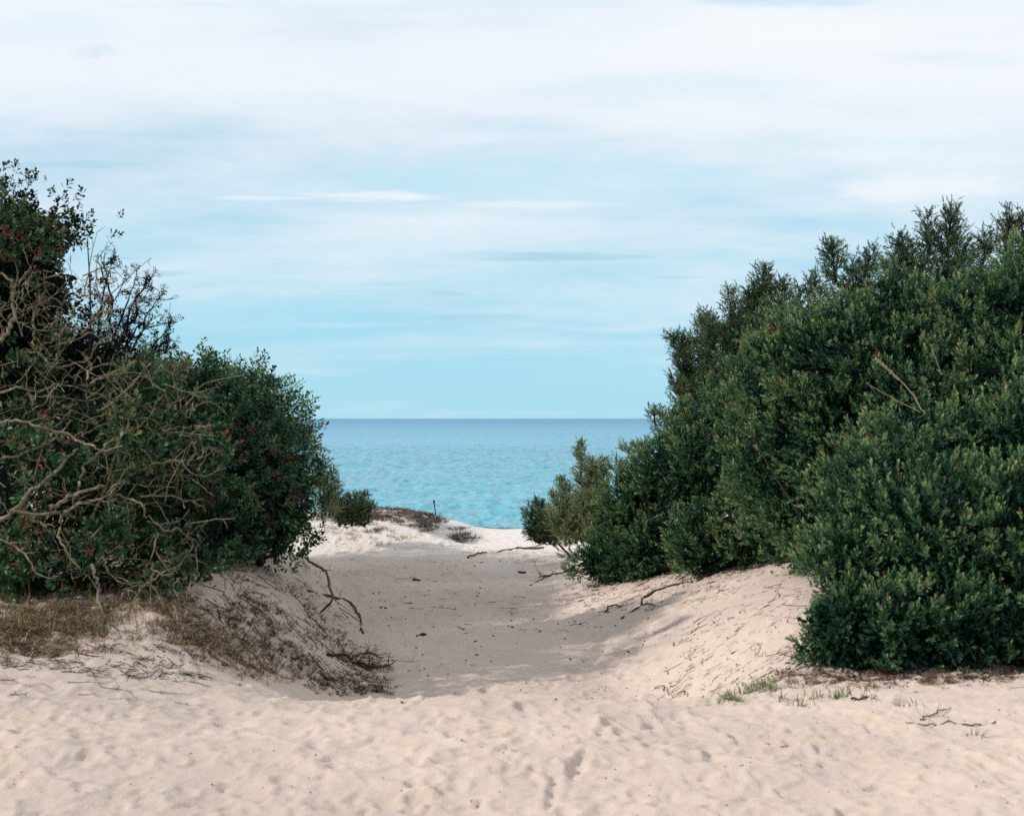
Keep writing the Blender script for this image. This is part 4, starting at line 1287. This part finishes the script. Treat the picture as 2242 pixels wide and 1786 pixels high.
def loose_twigs(name, label, region, n, L, rad, mat, ang, r, clump=None):
    ps_ = on_sand(region, n, r, 0.004)
    if clump is not None:
        ps_ = ps_[vnoise(ps_[:, 0] * 3, ps_[:, 1] * 1.6, seed=71) + r.normal(0, 0.15, len(ps_)) > clump]
    ls = []
    for p in ps_:
        a = r.normal(*ang)
        d = np.array([math.cos(a), math.sin(a), 0])
        q = [p]
        for _ in range(3):
            d = d + r.normal(0, 0.5, 3) * np.array([1, 1, 0])
            e = q[-1] + d / np.linalg.norm(d) * L * r.uniform(0.15, 0.5)
            e[2] = ground(e[0], e[1]) + r.uniform(0.0, 0.015)
            q.append(e)
        ls.append((np.array(q), rad * r.uniform(0.5, 1.3) * np.array([1, 0.9, 0.7, 0.4])))
    v, q = tubes(ls, 3)
    o = link(name, new_mesh(name, v, q, 4, mat, True))
    o['kind'] = 'stuff'
    tag(o, label, 'litter')


loose_twigs('twig_litter', 'mass of fine dark twigs and rootlets covering the left bank',
            inpoly([(430, 1330), (560, 1240), (665, 1225), (730, 1290), (800, 1400), (860, 1520), (720, 1528), (560, 1470), (470, 1400)]), 620, 0.10, 0.0028, M_DRIFT, (-0.6, 1.6), rgz, -0.02)
ps = on_sand(inpoly([(470, 1340), (570, 1250), (660, 1232), (700, 1275), (760, 1370), (850, 1505), (860, 1525), (720, 1515), (580, 1450)]), 1500, rgz, soft=14.0)
ps = ps[vnoise(ps[:, 0] * 2.6, ps[:, 1] * 1.3, seed=75) + rgz.normal(0, 0.14, len(ps)) > 0.22]
v, f, t_ = blades(ps, 7, 0.09, 0.0045, rgz, lean=1.9, tint=(0.02, 0.05))
o = link('plant_litter', new_mesh('plant_litter', v, f, 3, M_DRY, False, t_))
o['kind'] = 'stuff'
tag(o, 'dark brown clumps of dead rootlets caught on the shaded left bank', 'litter')
loose_twigs('twig_litter', 'fine reddish twigs and needles strewn over the right bank',
            inpoly([(1430, 1390), (1560, 1300), (1740, 1260), (1760, 1330), (1730, 1470), (1580, 1540), (1440, 1530), (1500, 1430)]), 300, 0.08, 0.0022, M_REDTWIG, (0.5, 1.2), rgz)
loose_twigs('twig_litter', 'grey brown twiggy mat at the front edge of the straw on the left',
            inpoly([(0, 1400), (300, 1410), (480, 1440), (430, 1500), (200, 1480), (0, 1470)]), 260, 0.12, 0.0028, M_BARKDARK, (0.0, 0.5), rgz)
loose_twigs('twig_litter', 'fine dark bits and rootlets below the right bank shrub',
            inpoly([(1230, 1290), (1420, 1270), (1720, 1240), (1500, 1330), (1290, 1350)]), 200, 0.12, 0.003, M_DRIFT, (0.5, 0.7), rgz)


def tuft_mesh(name, seed, n, L, wd, mat, lean=0.5, tint=(0.5, 0.25), spread=0.03):
    r = np.random.default_rng(seed)
    p = r.normal(0, spread, (n, 3)) * np.array([1, 1, 0])
    v, f, t_ = blades(p, 5, L, wd, r, lean, tint)
    return new_mesh(name, v, f, 3, mat, False, t_)


GT = [tuft_mesh('grass_tuft', 700 + i, 4, 0.085, 0.006, M_GRASS, 0.7) for i in range(4)]
spots = [(1735, 1510, 'ragged'), (1780, 1500, 'ragged'), (1790, 1530, 'ragged'), (1835, 1530, 'ragged'), (1856, 1528, 'x'), (1910, 1535, 'x'), (1976, 1540, 'x'), (1640, 1520, 'x'), (1600, 1535, 'x'),
         (1760, 1548, 'x'), (1900, 1512, 'x'), (2130, 1612, 'x'), (1680, 1510, 'x'), (1720, 1535, 'x')]
for i, (a, b, _) in enumerate(spots):
    p = G(a, b)
    o = link('grass_tuft', GT[i % 4], None, (p[0], p[1], surf(p[0], p[1]) - 0.005))
    o.rotation_euler = (0, 0, i * 1.7)
    o.scale = [0.8 + 0.5 * ((i * 7) % 5) / 5] * 3
    lab = 'thin yellow green grass sprout on the sand below the near right shrub'
    if (a, b) == (2130, 1612):
        lab = 'lone green sprout on bare sand, farthest right in the foreground'
        tag(o, lab, 'grass')
    elif (a, b) == (1976, 1540):
        tag(o, 'upright green sprout standing alone right of the knotty stick', 'grass')
    else:
        tag(o, lab, 'grass', 'grass sprouts below the near right shrub')

# low dry scrub over the dune crest
SCB = [tuft_mesh('dune_scrub', 720 + i, 34, 0.13, 0.008, M_SCRUB, 1.0, (0.45, 0.28), 0.11) for i in range(6)]
rq = np.random.default_rng(97)
lab = 'low brown dry scrub clump on the dune crest by the sea'
for i in range(150):
    x = rq.uniform(-3.0, -0.72)
    y = rq.uniform(22.0, 24.6)
    if y < 22.6 and (x > -2.0 or rq.random() < 0.5):
        continue
    p = (x, y)
    a = 1121 + x / y * F
    if 930 < a < 985 and y < 23.6:
        continue
    o = link('dune_scrub', SCB[i % 6], None, (p[0], p[1], surf(p[0], p[1]) - 0.02))
    o.rotation_euler = (0, 0, rq.uniform(0, 6))
    s = rq.uniform(0.7, 1.3)
    o.scale = (s, s, s * rq.uniform(0.45, 0.8))
    if a < 800:
        tag(o, 'brown dry scrub clump beside the small dark juniper on the dune', 'scrub', 'dry scrub beside the dune juniper')
    elif a < 930:
        tag(o, 'low brown dry scrub clump on the rounded top of the dune', 'scrub', 'dry scrub on the dune top')
    else:
        tag(o, 'brown dry scrub clump where the dune falls right of the black post', 'scrub', 'dry scrub right of the post')
for i in range(16):
    x = (1030 + i * 6.2 - 1121) / F * 26.4 + rq.normal(0, 0.03)
    y = 26.4 + rq.normal(0, 0.15)
    o = link('dune_scrub', SCB[i % 6], None, (x, y, ground(x, y) - 0.03))
    s = rq.uniform(0.5, 0.8)
    o.scale = (s, s, s)
    tag(o, 'small brown scrub clump in the gap where the sand drops to the sea', 'scrub', 'scrub clumps in the gap before the sea')
# pale stalks among the bright sand
PS = [tuft_mesh('dry_stalks', 740 + i, 3, 0.16, 0.006, M_DRY, 0.8, (0.85, 0.15), 0.05) for i in range(4)]
reg = inpoly([(690, 1150), (830, 1150), (900, 1172), (870, 1195), (690, 1195)])
for i in range(34):
    a, b = reg(rq)
    p = G(a, b)
    o = link('dry_stalks', PS[i % 4], None, (p[0], p[1], surf(p[0], p[1]) - 0.01))
    o.rotation_euler = (0, 0, rq.uniform(0, 6))
    o.scale = [rq.uniform(0.5, 1.1)] * 3
    tag(o, 'pale straw coloured stalks on the bright sand below the dune', 'dry stalks', 'pale dry stalks on the bright far sand')


# tall dry grass stems leaning in front of the right shrubs
def stem(name, label, pts, d, rad, plume=None, mat=None):
    r = np.random.default_rng(len(label))
    ln = bend([P(a, b, d) for a, b in pts], r, 0.001, 4)
    org = ln[0].copy()
    root = thing(name, label, 'grass', org)
    v, q = tubes([(ln, np.linspace(rad, rad * 0.6, len(ln)))], 5)
    link('stalk', new_mesh('stalk', v, q, 4, mat or M_DRY, True, np.full(len(v), 0.85)), root)
    if plume:
        a, b = P(*plume[0], d), P(*plume[1], d)
        N = 260
        k = r.random(N)
        base = a + (b - a) * k[:, None]
        dr = (b - a) / np.linalg.norm(b - a)
        spec = [(base[i], dr + r.normal(0, 0.22, 3), r.normal(0, 1, 3), 0.03, 0.005, 0.5, 0.95) for i in range(N)]
        v, f, t_ = leaf_set(spec)
        link('plume', new_mesh('plume', v, f, 3, M_DRY, False, t_), root)


stem('plume_grass', 'golden feathery grass head leaning left across the right shrubs', [(2018, 898), (2000, 866), (1976, 838), (1950, 812), (1922, 790)], 9.5, 0.004, ((1972, 834), (1922, 788)))
stem('plume_grass', 'thin pale grass stem crossing below the golden grass head', [(2014, 902), (1970, 880), (1930, 858), (1896, 838)], 9.55, 0.0025)
stem('plume_grass', 'single upright thin stem above the golden grass head', [(2062, 820), (2050, 790), (2036, 752)], 9.7, 0.0022)
# the one orange withered leaf cluster in the near right shrub
r = np.random.default_rng(5)
c = P(1973, 1043, 9.62)
spec = [(c + r.normal(0, 0.012, 3), r.normal(0, 1, 3), r.normal(0, 1, 3), 0.04, 0.022, 0.6, 1.0) for _ in range(9)]
v, f, t_ = leaf_set(spec)
m_, t, out = mat_new('withered_leaf')
pb = t.node('ShaderNodeBsdfPrincipled')
geo = t.node('ShaderNodeNewGeometry')
t.l.new(t.ramp(t.noise(geo.outputs['Position'], 60.0), [(0.3, (0.38, 0.09, 0.05)), (0.7, (0.62, 0.22, 0.12))]), pb.inputs['Base Color'])
pb.inputs['Roughness'].default_value = 0.6
t.l.new(pb.outputs[0], out.inputs['Surface'])
near_root = [o for o in COL.objects if o.get('label', '').startswith('large dense dark green shrub')][0]
link('withered_leaf', new_mesh('withered_leaf', v, f, 3, m_), near_root)['label'] = 'orange withered leaf cluster'
